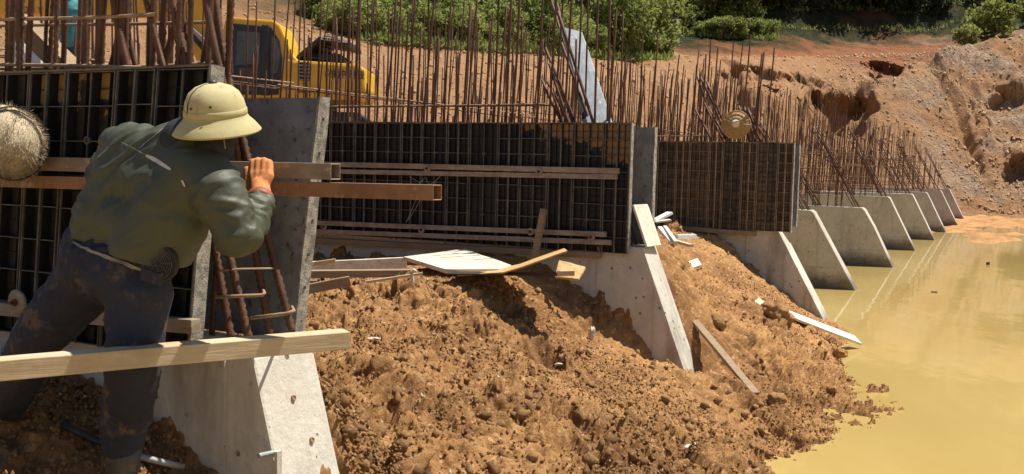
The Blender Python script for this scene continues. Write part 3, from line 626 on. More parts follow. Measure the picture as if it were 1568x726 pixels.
clamp(496, 347, tw, 'clamp plate at the left end of the bottom tubes'); clamp(645, 352, tw, 'clamp plate in the middle of the bottom tube pair'); clamp(905, 363, tw, 'clamp plate near the right end of the bottom tubes')
clamp(812, 355, tw, 'clamp plate of the bottom tubes behind the leaning stake')
tn = T1 - .085
bar('steel_tube', MAT['tube'], ont(-220, 243, tn), ont(514, 263, tn), .05, .052, 'upper grey square tube gripped by the worker, open rusty end', 'steel tube', TG, hollow=True)
bar('steel_tube', MAT['tube_rust'], ont(-220, 271, tn), ont(670, 295, tn), .05, .047, 'longer rusty orange square tube just under the gripped tube', 'steel tube', TG, hollow=True)
bar('steel_tube', MAT['tube'], ont(-220, 452, tn), ont(300, 500, tn), .045, .05, 'square tube low behind the worker legs, seen between them', 'steel tube', TG)
clamp(25, 463, tn, 'rag brown clamp low at the left edge behind the leg', .05)
# twisted tie wire under the top tubes
f = MB()
def wire(pts, t, r=.0018):
    q = [ont(x, y, t - .05 - .02 * (i % 2)) for i, (x, y) in enumerate(pts)]
    out = []
    for i in range(len(q) - 1):
        a, b = q[max(i - 1, 0)], q[min(i + 2, len(q) - 1)]
        for u in np.linspace(0, 1, 6, endpoint=False):
            h = u * u * (3 - 2 * u); tg0 = (q[i + 1] - a) * .5; tg1 = (b - q[i]) * .5
            out.append((2 * u**3 - 3 * u**2 + 1) * q[i] + (u**3 - 2 * u**2 + u) * tg0 + (-2 * u**3 + 3 * u**2) * q[i + 1] + (u**3 - u**2) * tg1)
    f.tube(out + [q[-1]], r, 5)
wire([(626, 270), (640, 278), (648, 284), (660, 282), (672, 272), (677, 266)], tw, .0022); wire([(640, 284), (647, 276), (652, 272), (655, 280), (663, 283), (668, 278)], tw, .0022)
wire([(646, 284), (641, 296), (632, 318), (622, 341)], tw, .0022); wire([(648, 284), (646, 300), (636, 320), (624, 338)], tw, .0022)
tag(f.build('tie_wire', MAT['wire']), 'twisted tie wire hanging in loops below the top tubes of the long panel', 'wire')

# ------------------------------------------------------------------ reinforcing bars
def bar_mesh(name, n, sides, amp, r=.0125, ribbed=False, length=1.0):
    mb = MB()
    if ribbed:
        nr = int(length / .0085); V = []; Fs = []
        for i in range(nr + 1):
            rr = r * (1.28 if i % 2 else .92)
            for k in range(sides):
                a = 2 * pi * k / sides; V.append((rr * cos(a) + amp * sin(pi * i / nr), rr * sin(a), i / nr * length + r * .55 * cos(a)))
        for i in range(nr):
            for k in range(sides):
                k2 = (k + 1) % sides; Fs.append((i * sides + k, i * sides + k2, (i + 1) * sides + k2, (i + 1) * sides + k))
        Fs.append(tuple(nr * sides + k for k in range(sides))); mb.add(V, Fs)
    else:
        mb.tube([np.array([amp * sin(pi * u * 1.1), amp * .6 * sin(pi * u * 1.7 + 1), u]) for u in np.linspace(0, 1, n)], r, sides)
    me = bpy.data.meshes.new(name); bm = bmesh.new(); vv = [bm.verts.new(v) for v in mb.v]; [bm.faces.new([vv[i] for i in fc]) for fc in mb.f]; bmesh.ops.recalc_face_normals(bm, faces=bm.faces); bm.to_mesh(me); bm.free(); me.shade_smooth(); me.materials.append(MAT['rust']); return me
THIN = [bar_mesh('rebar', 7, 6, a) for a in (.004, .012, -.01, .02)]
DUST = [m.copy() for m in THIN[:2]]
for m in DUST: m.materials.clear(); m.materials.append(MAT['rust_pale'])
RIB = [bar_mesh('ribbed_bar', 0, 8, a, .0098, True, 1.0) for a in (.004, -.008)]   # scaled along z with whole-metre lengths
def rod(name, p0, p1, parent, rad=1., pool=THIN):
    p0 = np.asarray(p0); p1 = np.asarray(p1); d = p1 - p0; L = np.linalg.norm(d)
    o = bpy.data.objects.new(name, random.choice(pool)); COL.objects.link(o); o.parent = parent; o.location = Vector(p0 - wloc(parent))
    q = Vector(d / L).to_track_quat('Z', 'Y') @ Quaternion((0, 0, 1), random.uniform(0, 6.28)); o.rotation_mode = 'QUATERNION'; o.rotation_quaternion = q; o.scale = (rad, rad, L); return o
def lean(a=.035, b=.03): return PD * random.gauss(.035, a) + W * random.gauss(0, b)
WL = ['wall rebar curtain behind the tall form panel at the left', 'wall rebar curtain behind the long form panel and the excavator', 'wall rebar curtain behind the conical hat',
      'wall rebar curtain behind the first bare buttress', 'wall rebar curtain behind the second bare buttress', 'wall rebar curtain behind the third bare buttress', 'wall rebar curtain behind the fourth bare buttress', 'wall rebar curtain behind the third buttress from the far end',
      'wall rebar curtain behind the next to last buttress', 'farthest wall rebar curtain, reaching the last buttress']
def wall_cage(i, t0, t1):
    root = thing('rebar_curtain', WL[i], 'rebar', G(WALL_S, (t0 + t1) / 2, 1.3), 'rebar curtains along the wall')
    step = .112 if 0 < i < 6 else .16
    for lay, so_ in enumerate((WALL_S + .08, WALL_S - .25, WALL_S - .1)):
        if lay == 2 and not 0 < i < 5: continue
        for t in np.arange(t0, t1, step):
            if random.random() < .06: continue
            zt = random.choice((4.15, 4.15, 4.0, 3.3, 2.9) if lay < 2 else (3.4, 3.0, 2.7)) + random.gauss(0, .16); p = G(so_, t + random.gauss(0, .03), 1.25)
            rod('vertical_bar', p, p + Z * (zt - 1.25) + lean() * (zt - 1.25), root, random.choice((.6, .68, .8)))
        for z in (1.55, 1.85, 2.15, 2.5, 2.95):
            dz = random.gauss(0, .03); rod('horizontal_bar', G(so_ + .03, t0 - .1, z + dz), G(so_ + .03, t1 + .15, z + dz + random.gauss(0, .03)), root, .6, DUST if lay == 0 else THIN)
    return root
te = [-3.2] + [b[1] for b in BUT]
for i in range(10): wall_cage(i, te[i], te[i + 1])
CL = ['thick ribbed rebar cage inside the nearest formwork, beside the worker', 'rebar cage standing out of the long form panel', 'rebar cage standing above the banded form panel, conical hat hung on it',
      'slanted rebar cage on the first bare buttress', 'slanted rebar cage on the second bare buttress', 'slanted rebar cage on the third bare buttress', 'slanted rebar cage on the fourth bare buttress', 'slanted rebar cage on the third buttress from the far end',
      'slanted rebar cage on the next to last buttress', 'slanted rebar cage on the farthest buttress']
def but_cage(i):
    s1, t, zt, k = BUT[i]; root = thing('rebar_cage', CL[i], 'rebar', G(s1 - 1, t + .16, zt), 'rebar cages rising from the buttresses')
    near = i == 0; pool = RIB if near else THIN; rd = 1.15 if near else 1.
    for lay, tt in enumerate((t + .07, t + TK - .07)):
        sl = -.35 if i < 3 else -.5
        for s in np.arange(s1 + (sl if not near else -.42), WALL_S + .4 if not near else -5.0, -.17 if i < 6 else -.22):
            h = min(2.75, .5 + (s1 - s) * 1.25) if i > 2 else random.choice((2.6, 2.2, 1.9, 2.5)) if i else random.choice((1.9, 1.6, 2.1))
            h = max(.5, h + random.gauss(0, .1)); p = G(s + random.gauss(0, .025), tt + random.gauss(0, .012), zt - .05)
            if near: p = p + PD * .0
            rod('vertical_bar', p, p + Z * h + lean(.03, .015) * h, root, rd * random.choice((.75, .85, .95)), pool)
        # slanted main bars carry on up the slope
        a = .62 if i > 2 else .5
        for m_, (off, L) in enumerate(((.07, 2.35), (.17, 2.2), (.95, 1.75), (1.05, 1.6)) if i > 2 else ((.12, 2.3), (.24, 2.1))):
            if near: continue
            p = G(s1 - off, tt + random.gauss(0, .02), zt - .05); d = nrm(Z - PD * (k + random.gauss(.04, .03))); rod('slanted_bar', p, p + d * L * random.uniform(.85, 1.05), root, 1.15, THIN)
        for z in (zt + .25, zt + .55, zt + .9, zt + 1.25):
            if near: continue
            rod('horizontal_bar', G(s1 - .4 - (z - zt) * .5, tt + .02, z), G(WALL_S, tt + .02, z + random.gauss(0, .03)), root, .6, DUST if lay == 0 else THIN)
    if i > 2:
        for z in np.arange(zt + .2, zt + 2.0, .22):
            s = s1 - .1 - (z - zt) * k; rod('stirrup', G(s, t + .05, z), G(s, t + TK - .05, z), root, .5, DUST)
    return root
CR = [but_cage(i) for i in range(10)]
# nearest cage: the bars one can follow by eye
r0 = CR[0]
ta, tb = T1 + .075, T1 + TK - .075
for (x0, y0, x1, y1, t) in ((354, 518, 322, 330, ta), (381, 518, 330, 290, ta), (414, 513, 380, 300, tb), (448, 510, 362, 160, tb)):
    a, b = ont(x0, y0, t), ont(x1, y1, t); b = a + (b - a) / (b - a)[2] * 1.5; rod('slanted_bar', a, b, r0, 1.35, RIB)
for (x0, y0, x1, y1, t) in ((345, 112, 308, -10, ta), (262, 115, 212, -12, ta), (218, 112, 178, -10, tb), (300, 112, 266, -10, tb), (205, 110, 168, -10, ta), (160, 112, 205, -12, tb), (145, 120, 163, -12, ta), (240, 115, 290, -8, tb), (382, 248, 362, 190, tb), (300, 115, 330, 40, tb)):
    a, b = ont(x0, y0 + 30, t), ont(x1, y1 - 40, t); rod('slanted_bar', a, b, r0, random.choice((1.1, 1.35, 1.25)), RIB)
for x in (18, 45, 72, 95, 122, 128, 148, 178, 185, 232, 246, 275, 292, 318, 322): 
    t = random.choice((ta, tb)); a = ont(x - 3, 160, t); b = ont(x + random.uniform(2, 9), -40, t); rod('vertical_bar', a, b, r0, random.choice((.75, .9, 1.1)), RIB)
for (xa, ya, xb, yb, t) in ((-60, 34, 240, 22, ta - .02), (-60, 41, 330, 34, tb), (-60, 98, 230, 104, ta - .02), (-60, 108, 335, 97, tb), (-60, 103, 170, 101, tb + .02)):
    rod('horizontal_bar', ont(xa, ya, t), ont(xb, yb, t), r0, .6, DUST)
for (xa, ya, xb, yb, xc, yc, lab) in ((330, 455, 401, 452, 405, 449, 0), (385, 487, 440, 480, 450, 476, 1), (333, 415, 422, 411, 426, 409, 2)):
    f = MB(); q = [ont(xa, ya, ta - .03), ont(xb, yb, ta - .02), ont(xc, yc, ta + .01), ont(xc - 3, yc - 6, tb + .03)]
    if lab == 2: q = [ont(xa, ya, ta - .02), ont(370, 412, ta), ont(xb, yb, tb)]
    f.tube(q, .0065 if lab < 2 else .004, 8); f.build('stirrup', MAT['rust_pale'], r0, smooth=True)
# two bundles of crossed bars leaning in the cage over the long panel and the banded one
for tcent, lst, ci in ((T2 + .2, ((870, 185, 830, 122), (880, 188, 838, 125), (862, 186, 843, 130), (890, 188, 851, 128)), 1), (T3 + .2, ((1105, 185, 1066, 115), (1112, 188, 1073, 118), (1118, 186, 1082, 125), (1165, 215, 1138, 160), (1172, 215, 1145, 165), (1158, 215, 1130, 160)), 2)):
    for x0, y0, x1, y1 in lst: rod('leaning_bar', ont(x0, y0 + 25, tcent), ont(x1, y1, tcent + random.uniform(-.1, .1)), CR[ci], 1.3 if ci == 2 else 1.0)
for (x0, y0, x1, y1, t) in ((905, 190, 838, -5, T2 + .5), (908, 188, 846, -5, T2 + .5)): rod('slanted_bar', ont(x0, y0 + 20, t), ont(x1, y1 - 15, t + .8), CR[1], 1.3, RIB)

# ------------------------------------------------------------------ loose timber, boards and debris
def on_mound(x, y, lo=2.5, hi=17., n=400):           # where the sight line first meets the spoil heap
    d = np.linspace(lo, hi, n); q = CAM + ray(x, y)[None] * d[:, None]; zz = mound_z(q[:, :2], False); k = np.argmax(q[:, 2] < zz); return q[k]
b0, b1 = P(-60, 569.5, 2.80), ont(530.5, 518.5, 2.69)
bar('timber_beam', MAT['lumber'], b0, b1, .075, .058, 'long fresh timber beam lying across in front of the worker onto the nearest buttress', 'beam', bevel=.003, wob=.002, sub=5)
# conical hat on the bars
c = ont(1127, 191, T3 - .10); ax = nrm(-W * 1. + PD * .16 + Z * .22)
root = thing('conical_hat', 'round tan conical straw hat hung on the rebar above the banded panel', 'hat', c)
R_ = 22.5 * 13.9 / F
m = MB(); n = 48
m.lathe(c, ax, [(R_, 0), (R_ * .72, R_ * .09), (R_ * .4, R_ * .19), (R_ * .16, R_ * .27), (0, R_ * .31), (0, R_ * .29), (R_ * .4, R_ * .16), (R_ * .97, -.004), (R_, 0)], n)
def m_straw():
    t = NT('hat_straw'); cc = tuple(c); v = t.n.new('ShaderNodeVectorMath'); v.operation = 'SUBTRACT'; t.l.new(t.pos, v.inputs[0]); v.inputs[1].default_value = cc
    ln = t.n.new('ShaderNodeVectorMath'); ln.operation = 'LENGTH'; t.l.new(v.outputs[0], ln.inputs[0])
    wv = t.n.new('ShaderNodeMath'); wv.operation = 'SINE'; t.l.new(t.math('MULTIPLY', ln.outputs['Value'], 420.), wv.inputs[0])
    col = t.mix(t.ramp(t.noise(30, 4), .35, .65), (.36, .215, .075), (.50, .33, .13)); col = t.mix(t.ramp(wv.outputs[0], .2, 1, 0, .14), col, (.22, .12, .04)); t.bump(wv.outputs[0], .003); return t.fin(col, .7)
m.build('hat_cone', m_straw(), root, smooth=False)
m = MB(); m.lathe(c, ax, [(R_ * .27, R_ * .22), (R_ * .26, R_ * .34), (R_ * .16, R_ * .50), (0, R_ * .54)], 14); m.build('hat_tip', MAT['pale_board'], root, smooth=True)
for k in range(3):
    m = MB(); rr = R_ * (.97, .72, .45)[k]; hh = R_ * (.0, .09, .175)[k] + .004
    d_, a_, b_ = frame(ax); m.tube([c + d_ * hh + rr * (a_ * cos(u) + b_ * sin(u)) for u in np.linspace(0, 2 * pi, 40)], .004, 5); m.build('hoop', MAT['ply_tan'], root)
for k in range(16):
    m = MB(); u = 2 * pi * k / 16; v = a_ * cos(u) + b_ * sin(u); m.tube([c + v * R_ * .98 + d_ * .004, c + v * R_ * .4 + d_ * (R_ * .19 + .004), c + v * R_ * .2 + d_ * (R_ * .25 + .003)], .0025, 4); m.build('rib_strip', MAT['ply_tan'], root)

# leaning film board on the long panel's cage
q = [ont(868, 42, T2 + .05), ont(888, 50, T2 + .05), ont(938, 192, T2 + .02), ont(905, 188, T2 + .02)]
q = [ont(861, 41, T2 + .95), ont(891, 49, T2 + .95), ont(946, 215, T2 + .08), ont(906, 213, T2 + .08)]
root = thing('leaning_board', 'narrow scratched grey-white board leaning up in the rebar above the long panel', 'board', q[3])
MB().prism(q, W * .016).build('board_face', MAT['plate_metal'], root, bevel=.0015, wob=.004, sub=3)
m = MB(); m.prism([q[0] - PD * .012 + W * .001, q[0] - PD * .001 + W * .001, q[3] - PD * .001 + W * .001, q[3] - PD * .05 + W * .001], W * .07); m.build('edge_batten', MAT['black'], root)
tag(MB().prism([ont(853, 44, T2 + .99), ont(861, 44, T2 + .99), ont(864, 53, T2 + .99), ont(857, 53, T2 + .99)], W * .02).build('wood_chip', MAT['pale_board']), 'small pale wood chip wedged behind the top of the leaning grey-white board', 'wood chip')

# big square tube poking up out of the nearest cage, white boards behind
bar('box_tube', MAT['lumber_old'], ont(33, 34, T1 + .5), ont(150, 150, T1 + .42), .085, .085, 'thick muddy square tube poking up slanted through the bars at the upper left', 'box tube', hollow=True)
for k, (x0, x1, y0, y1) in enumerate(((22, 37, 64, 125), (39, 46, 69, 125), (48, 62, 71, 125))):
    t = T1 + .9
    tag(MB().prism([ont(x0, y1, t), ont(x1, y1, t), ont(x1, y0 + 2, t), ont(x0, y0, t)], W * .02).build('white_board', MAT['white'], bevel=.002), ('widest', 'narrowest', 'rightmost')[k] + ' of three whitewashed boards upright behind the bars at the left', 'board', 'whitewashed boards behind the bars')

# sheet, curled plank and timber pile on the crest of the spoil
def sheetq(name, mat, pts, th, label, cat, wob=.006, sub=4, off=None):
    pts = [np.asarray(p) for p in pts]; nn = nrm(np.cross(pts[1] - pts[0], pts[2] - pts[1])); nn = nn if nn[2] > 0 else -nn
    return tag(MB().prism(pts, -nn * th if off is None else off).build(name, mat, bevel=.002, wob=wob, sub=sub), label, cat)
sheetq('plywood_sheet', MAT['ply'], [ont(617, 393, 7.35), ont(712, 381, 7.95), ont(783, 406, 7.5), ont(764, 412, 7.25), ont(682, 412, 7.1)], .035, 'pale mud-stained plywood sheet lying on top of the spoil heap', 'sheet')
m = MB()
top = [(700, 416), (735, 414), (770, 412), (800, 405), (830, 394), (850, 387), (868, 381)]; L = []
for i, (x, y) in enumerate(top): L.append((ont(x, y, 7.15), ont(x + 1, y + (5 if i < 3 else 3), 6.95), ont(x - 4, y - 1.0, 7.45)))
V = []; Fs = []
for a, b_, c_ in L: V += [b_, c_, c_ - Z * .012, b_ - Z * .012]
for i in range(len(L) - 1):
    for k in range(4): Fs.append((i * 4 + k, i * 4 + (k + 1) % 4, i * 4 + 4 + (k + 1) % 4, i * 4 + 4 + k))
Fs += [(3, 2, 1, 0), tuple(len(V) - 4 + k for k in range(4))]
tag(m.add(V, Fs).build('curled_plank', MAT['ply_tan']), 'thin ochre plank curling up at its right end on the spoil crest', 'plank')
bar('black_board', MAT['black'], ont(690, 418.5, 7.0), ont(868, 420, 7.1), .20, .012, 'dark wet board under the curled ochre plank', 'board')
sheetq('ochre_board', MAT['ply_tan'], [ont(850, 424, 7.6), ont(886, 427, 7.6), ont(897, 409, 7.75), ont(856, 398, 7.75)], .02, 'ochre board piece propped behind the curled plank', 'board')
bar('timber_stake', MAT['lumber_old'], ont(817, 402, T2 - .22), ont(833, 320, T2 - .16), .055, .045, 'weathered wooden stake leaning against the long form panel', 'stake', up=W)
bar('timber_offcut', MAT['lumber'], ont(853, 419, 6.95), ont(880, 418, 7.0), .035, .04, 'short yellow timber offcut beside the curled plank', 'offcut')
bar('weathered_plank', MAT['pale_board'], ont(455, 412, 6.9), ont(622, 404, 7.6), .05, .12, 'long grey plank with nail holes stretching left from the plywood sheet', 'plank')
bar('weathered_plank', MAT['lumber_old'], ont(440, 420, 6.4), ont(628, 418, 7.0), .10, .06, 'grey timber lying just below the plank with nail holes', 'plank')
bar('timber_batten', MAT['lumber'], ont(450, 408, 6.9), ont(514, 399, 7.1), .03, .035, 'thin tan batten at the back of the timber pile', 'batten')
bar('timber_batten', MAT['lumber_old'], ont(440, 449, 6.0), ont(536, 430, 6.3), .05, .075, 'brown batten tilted up at the front of the timber pile', 'batten')
bar('timber_batten', MAT['lumber_old'], ont(450, 432, 6.5), ont(520, 431, 6.8), .05, .03, 'flat brown batten in the middle of the timber pile', 'batten')
bar('broken_root', MAT['lumber'], ont(560, 432, 6.3), ont(646, 419, 6.6), .022, .02, 'thin tan stick lying over the crest of the spoil', 'stick')
m = MB().tube([ont(632, 440, 6.3), ont(632, 428, 6.3), ont(630, 420, 6.3), ont(634, 413, 6.3), ont(637, 416, 6.3)], .012, 7); tag(m.build('bent_hook', MAT['pale_board'], smooth=True), 'small pale bent hook standing on the spoil crest by the thin stick', 'hook')
# debris behind the second buttress
for k, (a, b_, wd, ht, mt, lab) in enumerate((
    ((1003, 338, 11.4), (1026, 326, 11.6), .10, .03, 'white', 'white board end tilted up beside the second inner form board'), ((1003, 340, 11.2), (1026, 337, 11.3), .14, .02, 'pale_board', 'flat pale board at the top of the broken pieces'),
    ((1010, 350, 10.9), (1030, 374, 10.4), .05, .05, 'white', 'white batten sloping down among the broken pieces'), ((1018, 348, 10.9), (1035, 372, 10.3), .04, .04, 'pale_board', 'pale batten beside the white sloping one'),
    ((1035, 363, 10.9), (1064, 362, 11.2), .05, .05, 'white', 'short white batten lying flat on the spoil behind the buttress'), ((1030, 368, 10.8), (1058, 376, 10.6), .07, .03, 'lumber', 'tan board lying below the short white batten'))):
    bar('broken_board', MAT[mt], ont(*a), ont(*b_), wd, ht, lab, 'board', 'broken boards behind the second buttress')
def grounded(name, mat, p0, p1, wd, ht, label, cat, lift=.015, hi=17., **kw):
    a, b_ = on_mound(*p0), on_mound(*p1); return bar(name, mat, a + Z * lift, b_ + Z * lift, wd, ht, label, cat, **kw)
a, b_ = on_mound(1063, 500) + Z * .05, on_mound(1157, 607) + Z * .02; bar('long_plank', MAT['lumber_old'], a, b_, .075, .03, 'long weathered plank half buried beside the pale slope of the second buttress', 'plank')
a, b_ = atz(1209, 488, .43), atz(1313, 525, .06); bar('pale_plank', MAT['pale_board'], a + Z * .05, b_ + Z * .03, .17, .03, 'pale broken plank lying from the spoil out over the water edge', 'plank', up=nrm(Z - W * .75))
sheetq('slate_board', MAT['stone'], [on_mound(1155, 464) + Z * .02, on_mound(1162, 462) + Z * .05, on_mound(1174, 470) + Z * .04, on_mound(1167, 475) + Z * .01], .03, 'small pale slab stuck in the spoil above the pale broken plank', 'slab', .004, 2)
sheetq('small_board', MAT['pale_board'], [on_mound(1054, 404) + Z * .03, on_mound(1068, 403) + Z * .06, on_mound(1074, 412) + Z * .05, on_mound(1060, 413) + Z * .02], .04, 'small pale block on the spoil slope between the buttresses', 'block', .003, 2)

# single stones and clods that stand out
V2, F2 = ico(4)
def rock(name, x, y, r, mat, label, cat, sq=(1, .9, .8), rough=.35, up=.4, seed=0):
    p = on_mound(x, y); V = V2 * np.array(sq); V = V * (1 + rough * vnoise(V2 * 1.3 + seed * 9.1, seed)[:, None] + .5 * rough * vnoise(V2 * 3 + seed, seed + 3)[:, None] + .4 * rough * vnoise(V2 * 6 + seed, seed + 5)[:, None] + .25 * rough * vnoise(V2 * 13 + seed, seed + 6)[:, None]) * r
    o = link(name, raw_mesh(name, V, F2, False), mat, None, Vector(p + Z * r * up)); return tag(o, label, cat)
rock('earth_clod', 637, 590, .055, MAT['clod'], 'dark red-brown angular clod alone on the middle of the spoil slope', 'clod', seed=2)
rock('earth_clod', 1190, 497, .17, MAT['clod'], 'big dark earth clod next to the pale broken plank by the water', 'clod', (1, .9, 1), seed=4, up=.5)
rock('earth_clod', 1190, 618, .075, MAT['clod'], 'round dark clod low on the slope below the half buried plank', 'clod', seed=5)
rock('earth_clod', 1098, 500, .10, MAT['clod'], 'brown clod beside the upper end of the half buried plank', 'clod', seed=6)
rock('earth_clod', 1285, 545, .08, MAT['clod'], 'wet clod at the water edge just under the pale broken plank', 'clod', seed=7)
rock('earth_clod', 1273, 600, .05, MAT['clod'], 'small dark clod standing in the shallow water near the shore', 'clod', seed=8)
rock('pale_stone', 857, 560, .028, MAT['stone'], 'flat pale greenish stone on the spoil slope in the middle', 'stone', (1.2, 1, .4), seed=9)
rock('pale_stone', 571, 521, .03, MAT['stone'], 'flat tan stone just right of the beam end', 'stone', (1.4, 1, .4), seed=10)
rock('pale_stone', 905, 514, .05, MAT['stone'], 'pale stone flake high on the spoil near the second buttress', 'stone', (.6, .9, 1.1), seed=11)
rock('pale_stone', 535, 562, .02, MAT['stone'], 'small pale stone under the end of the beam', 'stone', seed=12)
rock('pale_stone', 900, 645, .016, MAT['stone'], 'small white pebble low in the middle of the spoil', 'stone', seed=13)
rock('pale_stone', 945, 668, .014, MAT['stone'], 'tiny white pebble right of the other low pebble', 'stone', seed=14)
# crumpled plastic bag
p = on_mound(1072, 703); V = V2 * np.array([.075, .05, .045]); V = V * (1 + .9 * (.5 - np.abs(vnoise(V2 * 2.6 + 5, 3)))[:, None] + .35 * vnoise(V2 * 6, 8)[:, None])
tag(link('plastic_bag', raw_mesh('plastic_bag', V, F2, False), MAT['bag'], None, Vector(p + Z * .03)), 'crumpled white plastic scrap at the foot of the spoil heap', 'plastic bag')
# hose and pipe in the shaded dirt
q = [on_mound(x, y, 2.6) + Z * .02 for x, y in ((96, 658), (115, 668), (140, 680), (170, 692), (205, 700))]
tag(MB().tube(q, .014, 8).build('black_hose', MAT['hose'], smooth=True), 'black hose lying in the shaded dirt behind the boot', 'hose')
q = [on_mound(x, y, 2.6) + Z * .02 for x, y in ((205, 706), (240, 714), (282, 724))]
tag(MB().tube(q, .012, 8).build('grey_pipe', MAT['pipe'], smooth=True), 'thin pale grey pipe lying on the shaded dirt right of the boot', 'pipe')
# floating scraps
for x, y, r, lab in ((1431, 447, .05, 'small brown scrap floating on the open water'), (1513, 405, .035, 'dark stub sticking out of the water at the right')):
    p = atz(x, y, .01); V = V2 * np.array([r * 1.2, r * .8, r * (.3 if r > .04 else 2.2)]) * (1 + .4 * vnoise(V2 * 2, int(x))[:, None]); tag(link('floating_scrap', raw_mesh('scrap', V, F2), MAT['bark'], None, Vector(p)), lab, 'scrap')

# ------------------------------------------------------------------ straw basket on the tubes
c = ont(5, 219, T1 - .24); R_ = .165
root = thing('straw_basket', 'round shaggy straw basket with a dark band, resting on the tubes at the left edge', 'basket', c)
ax = nrm(PD * .95 - W * .25 - Z * .02)
V = V2.copy(); d_, a_, b_ = frame(ax)
V = np.array([a_ * v[0] * .13 + b_ * v[1] * .137 + d_ * v[2] * (.18 if v[2] > 0 else .16) for v in V]); V *= (1 + .03 * vnoise(V2 * 3, 5) + .03 * vnoise(V2 * 9, 6))[:, None]
MAT['straw'] = simple('raw_straw', (.42, .33, .20), (.58, .47, .31), 30, .85, .006, c=(.28, .2, .12), stretch=(1, 1, .4))
link('woven_body', raw_mesh('woven_body', V, F2, True), MAT['straw'], root)
n = 9000; rg = np.random.default_rng(4); dirs = rg.normal(size=(n, 3)); dirs /= np.linalg.norm(dirs, axis=1)[:, None]
base = dirs @ np.stack([a_ * .13, b_ * .137, d_ * .17]); nn = dirs @ np.stack([a_, b_, d_]); tg_ = np.cross(nn, d_) ; down = -Z[None] * .6 + d_[None] * .25
dd = nn * rg.uniform(.15, .6, (n, 1)) + down + rg.normal(size=(n, 3)) * .35; dd /= np.linalg.norm(dd, axis=1)[:, None]; Ln = rg.uniform(.012, .034, (n, 1)); sd = np.cross(dd, nn); sd /= np.linalg.norm(sd, axis=1)[:, None] + 1e-9
Vv = np.stack([base - sd * .0015, base + sd * .0015, base + dd * Ln + nn * .002], 1).reshape(-1, 3)
o = link('straw_fibres', raw_mesh('straw_fibres', Vv, np.arange(n * 3).reshape(n, 3)), MAT['straw'], root); o['kind'] = 'stuff'
m = MB(); u = .42; rr = math.sqrt(1 - u * u)
m.lathe(np.zeros(3) + c, d_, [(1.06, u * .17 - .009), (1.09, u * .17 - .009), (1.085, u * .17 + .009), (1.055, u * .17 + .009), (1.06, u * .17 - .009)], 40)
mv = []
for v in m.v:
    q = np.array(v) - c; h = q @ d_; rad = q - d_ * h; mv.append(c + d_ * (h + .02) + (a_ * (rad @ a_) * .13 + b_ * (rad @ b_) * .137) * rr)
m.v = [tuple(x) for x in mv]; m.build('dark_band', MAT['hose'], root)

# ------------------------------------------------------------------ the worker
def capsule(p0, r0, p1, r1, n=18, k=5):
    p0, p1 = np.asarray(p0, float), np.asarray(p1, float); d, a, b = frame(p1 - p0); V = []; Fs = []
    rings = [(p0 - d * r0 * cos(u), r0 * sin(u)) for u in np.linspace(.15, pi / 2, k)] + [(p1 + d * r1 * sin(u), r1 * cos(u)) for u in np.linspace(0, pi / 2 - .15, k)]
    for c_, r_ in rings:
        for j in range(n): V.append(c_ + r_ * (a * cos(2 * pi * j / n) + b * sin(2 * pi * j / n)))
    R = len(rings)
    for i in range(R - 1):
        for j in range(n): Fs.append((i * n + j, i * n + (j + 1) % n, (i + 1) * n + (j + 1) % n, (i + 1) * n + j))
    Fs += [tuple(range(n))[::-1], tuple((R - 1) * n + j for j in range(n))]; return V, Fs
def organic(name, prims, voxel, mat, parent, smooth=6, disp=None, cuts=()):
    mb = MB()
    for pr in prims: mb.add(*capsule(*pr))
    org = wloc(parent); me = bpy.data.meshes.new(name); bm = bmesh.new(); vv = [bm.verts.new(np.array(v) - org) for v in mb.v]
    for f_ in mb.f: bm.faces.new([vv[i] for i in f_])
    bmesh.ops.recalc_face_normals(bm, faces=bm.faces); bm.to_mesh(me); bm.free()
    t = bpy.data.objects.new('tmp', me); COL.objects.link(t); r = t.modifiers.new('r', 'REMESH'); r.mode = 'VOXEL'; r.voxel_size = voxel; s_ = t.modifiers.new('s', 'SMOOTH'); s_.iterations = smooth; s_.factor = .5
    dg = bpy.context.evaluated_depsgraph_get(); me2 = bpy.data.meshes.new_from_object(t.evaluated_get(dg)); bpy.data.objects.remove(t); bpy.data.meshes.remove(me)
    if disp is not None:
        n = len(me2.vertices); co = np.empty(n * 3, np.float32); me2.vertices.foreach_get('co', co); co = co.reshape(-1, 3).astype(float); no = np.empty(n * 3, np.float32); me2.vertex_normals.foreach_get('vector', no); no = no.reshape(-1, 3)
        co = co + no * disp(co + org)[:, None]; me2.vertices.foreach_set('co', co.astype(np.float32).ravel())
    for p_, n_ in cuts:                              # open hems and cuffs
        bm = bmesh.new(); bm.from_mesh(me2); bmesh.ops.bisect_plane(bm, geom=bm.verts[:] + bm.edges[:] + bm.faces[:], plane_co=Vector(np.asarray(p_) - org), plane_no=Vector(n_), clear_outer=True); bm.to_mesh(me2); bm.free()
    me2.materials.clear(); me2.materials.append(mat); me2.name = name; me2.shade_smooth(); return link(name, me2, None, parent)
MT = 2.22
def J(x, y, dt=0.): return ont(x, y, MT + dt)
U = 3.28 / F                                          # metres per photo pixel at the worker
MAT['jacket'] = simple('olive_jacket', (.045, .050, .028), (.055, .060, .036), 3, .6, .003, bs=22, lo=.3, hi=.7)
MAT['collar'] = simple('black_hood_lining', (.012, .012, .012), (.02, .02, .019), 10, .8, .002)
MAT['jeans'] = simple('muddy_navy_trousers', (.008, .011, .024), (.015, .019, .036), 3.2, .8, .004, bs=30, c=(.095, .06, .034), lo=.4, hi=.6)
MAT['boot'] = simple('dark_rubber_boot', (.022, .022, .025), (.045, .042, .042), 8, .5, .001, c=(.12, .08, .05))
MAT['sole'] = simple('red_brown_sole', (.22, .06, .025), (.28, .09, .04), 9, .6, .001)
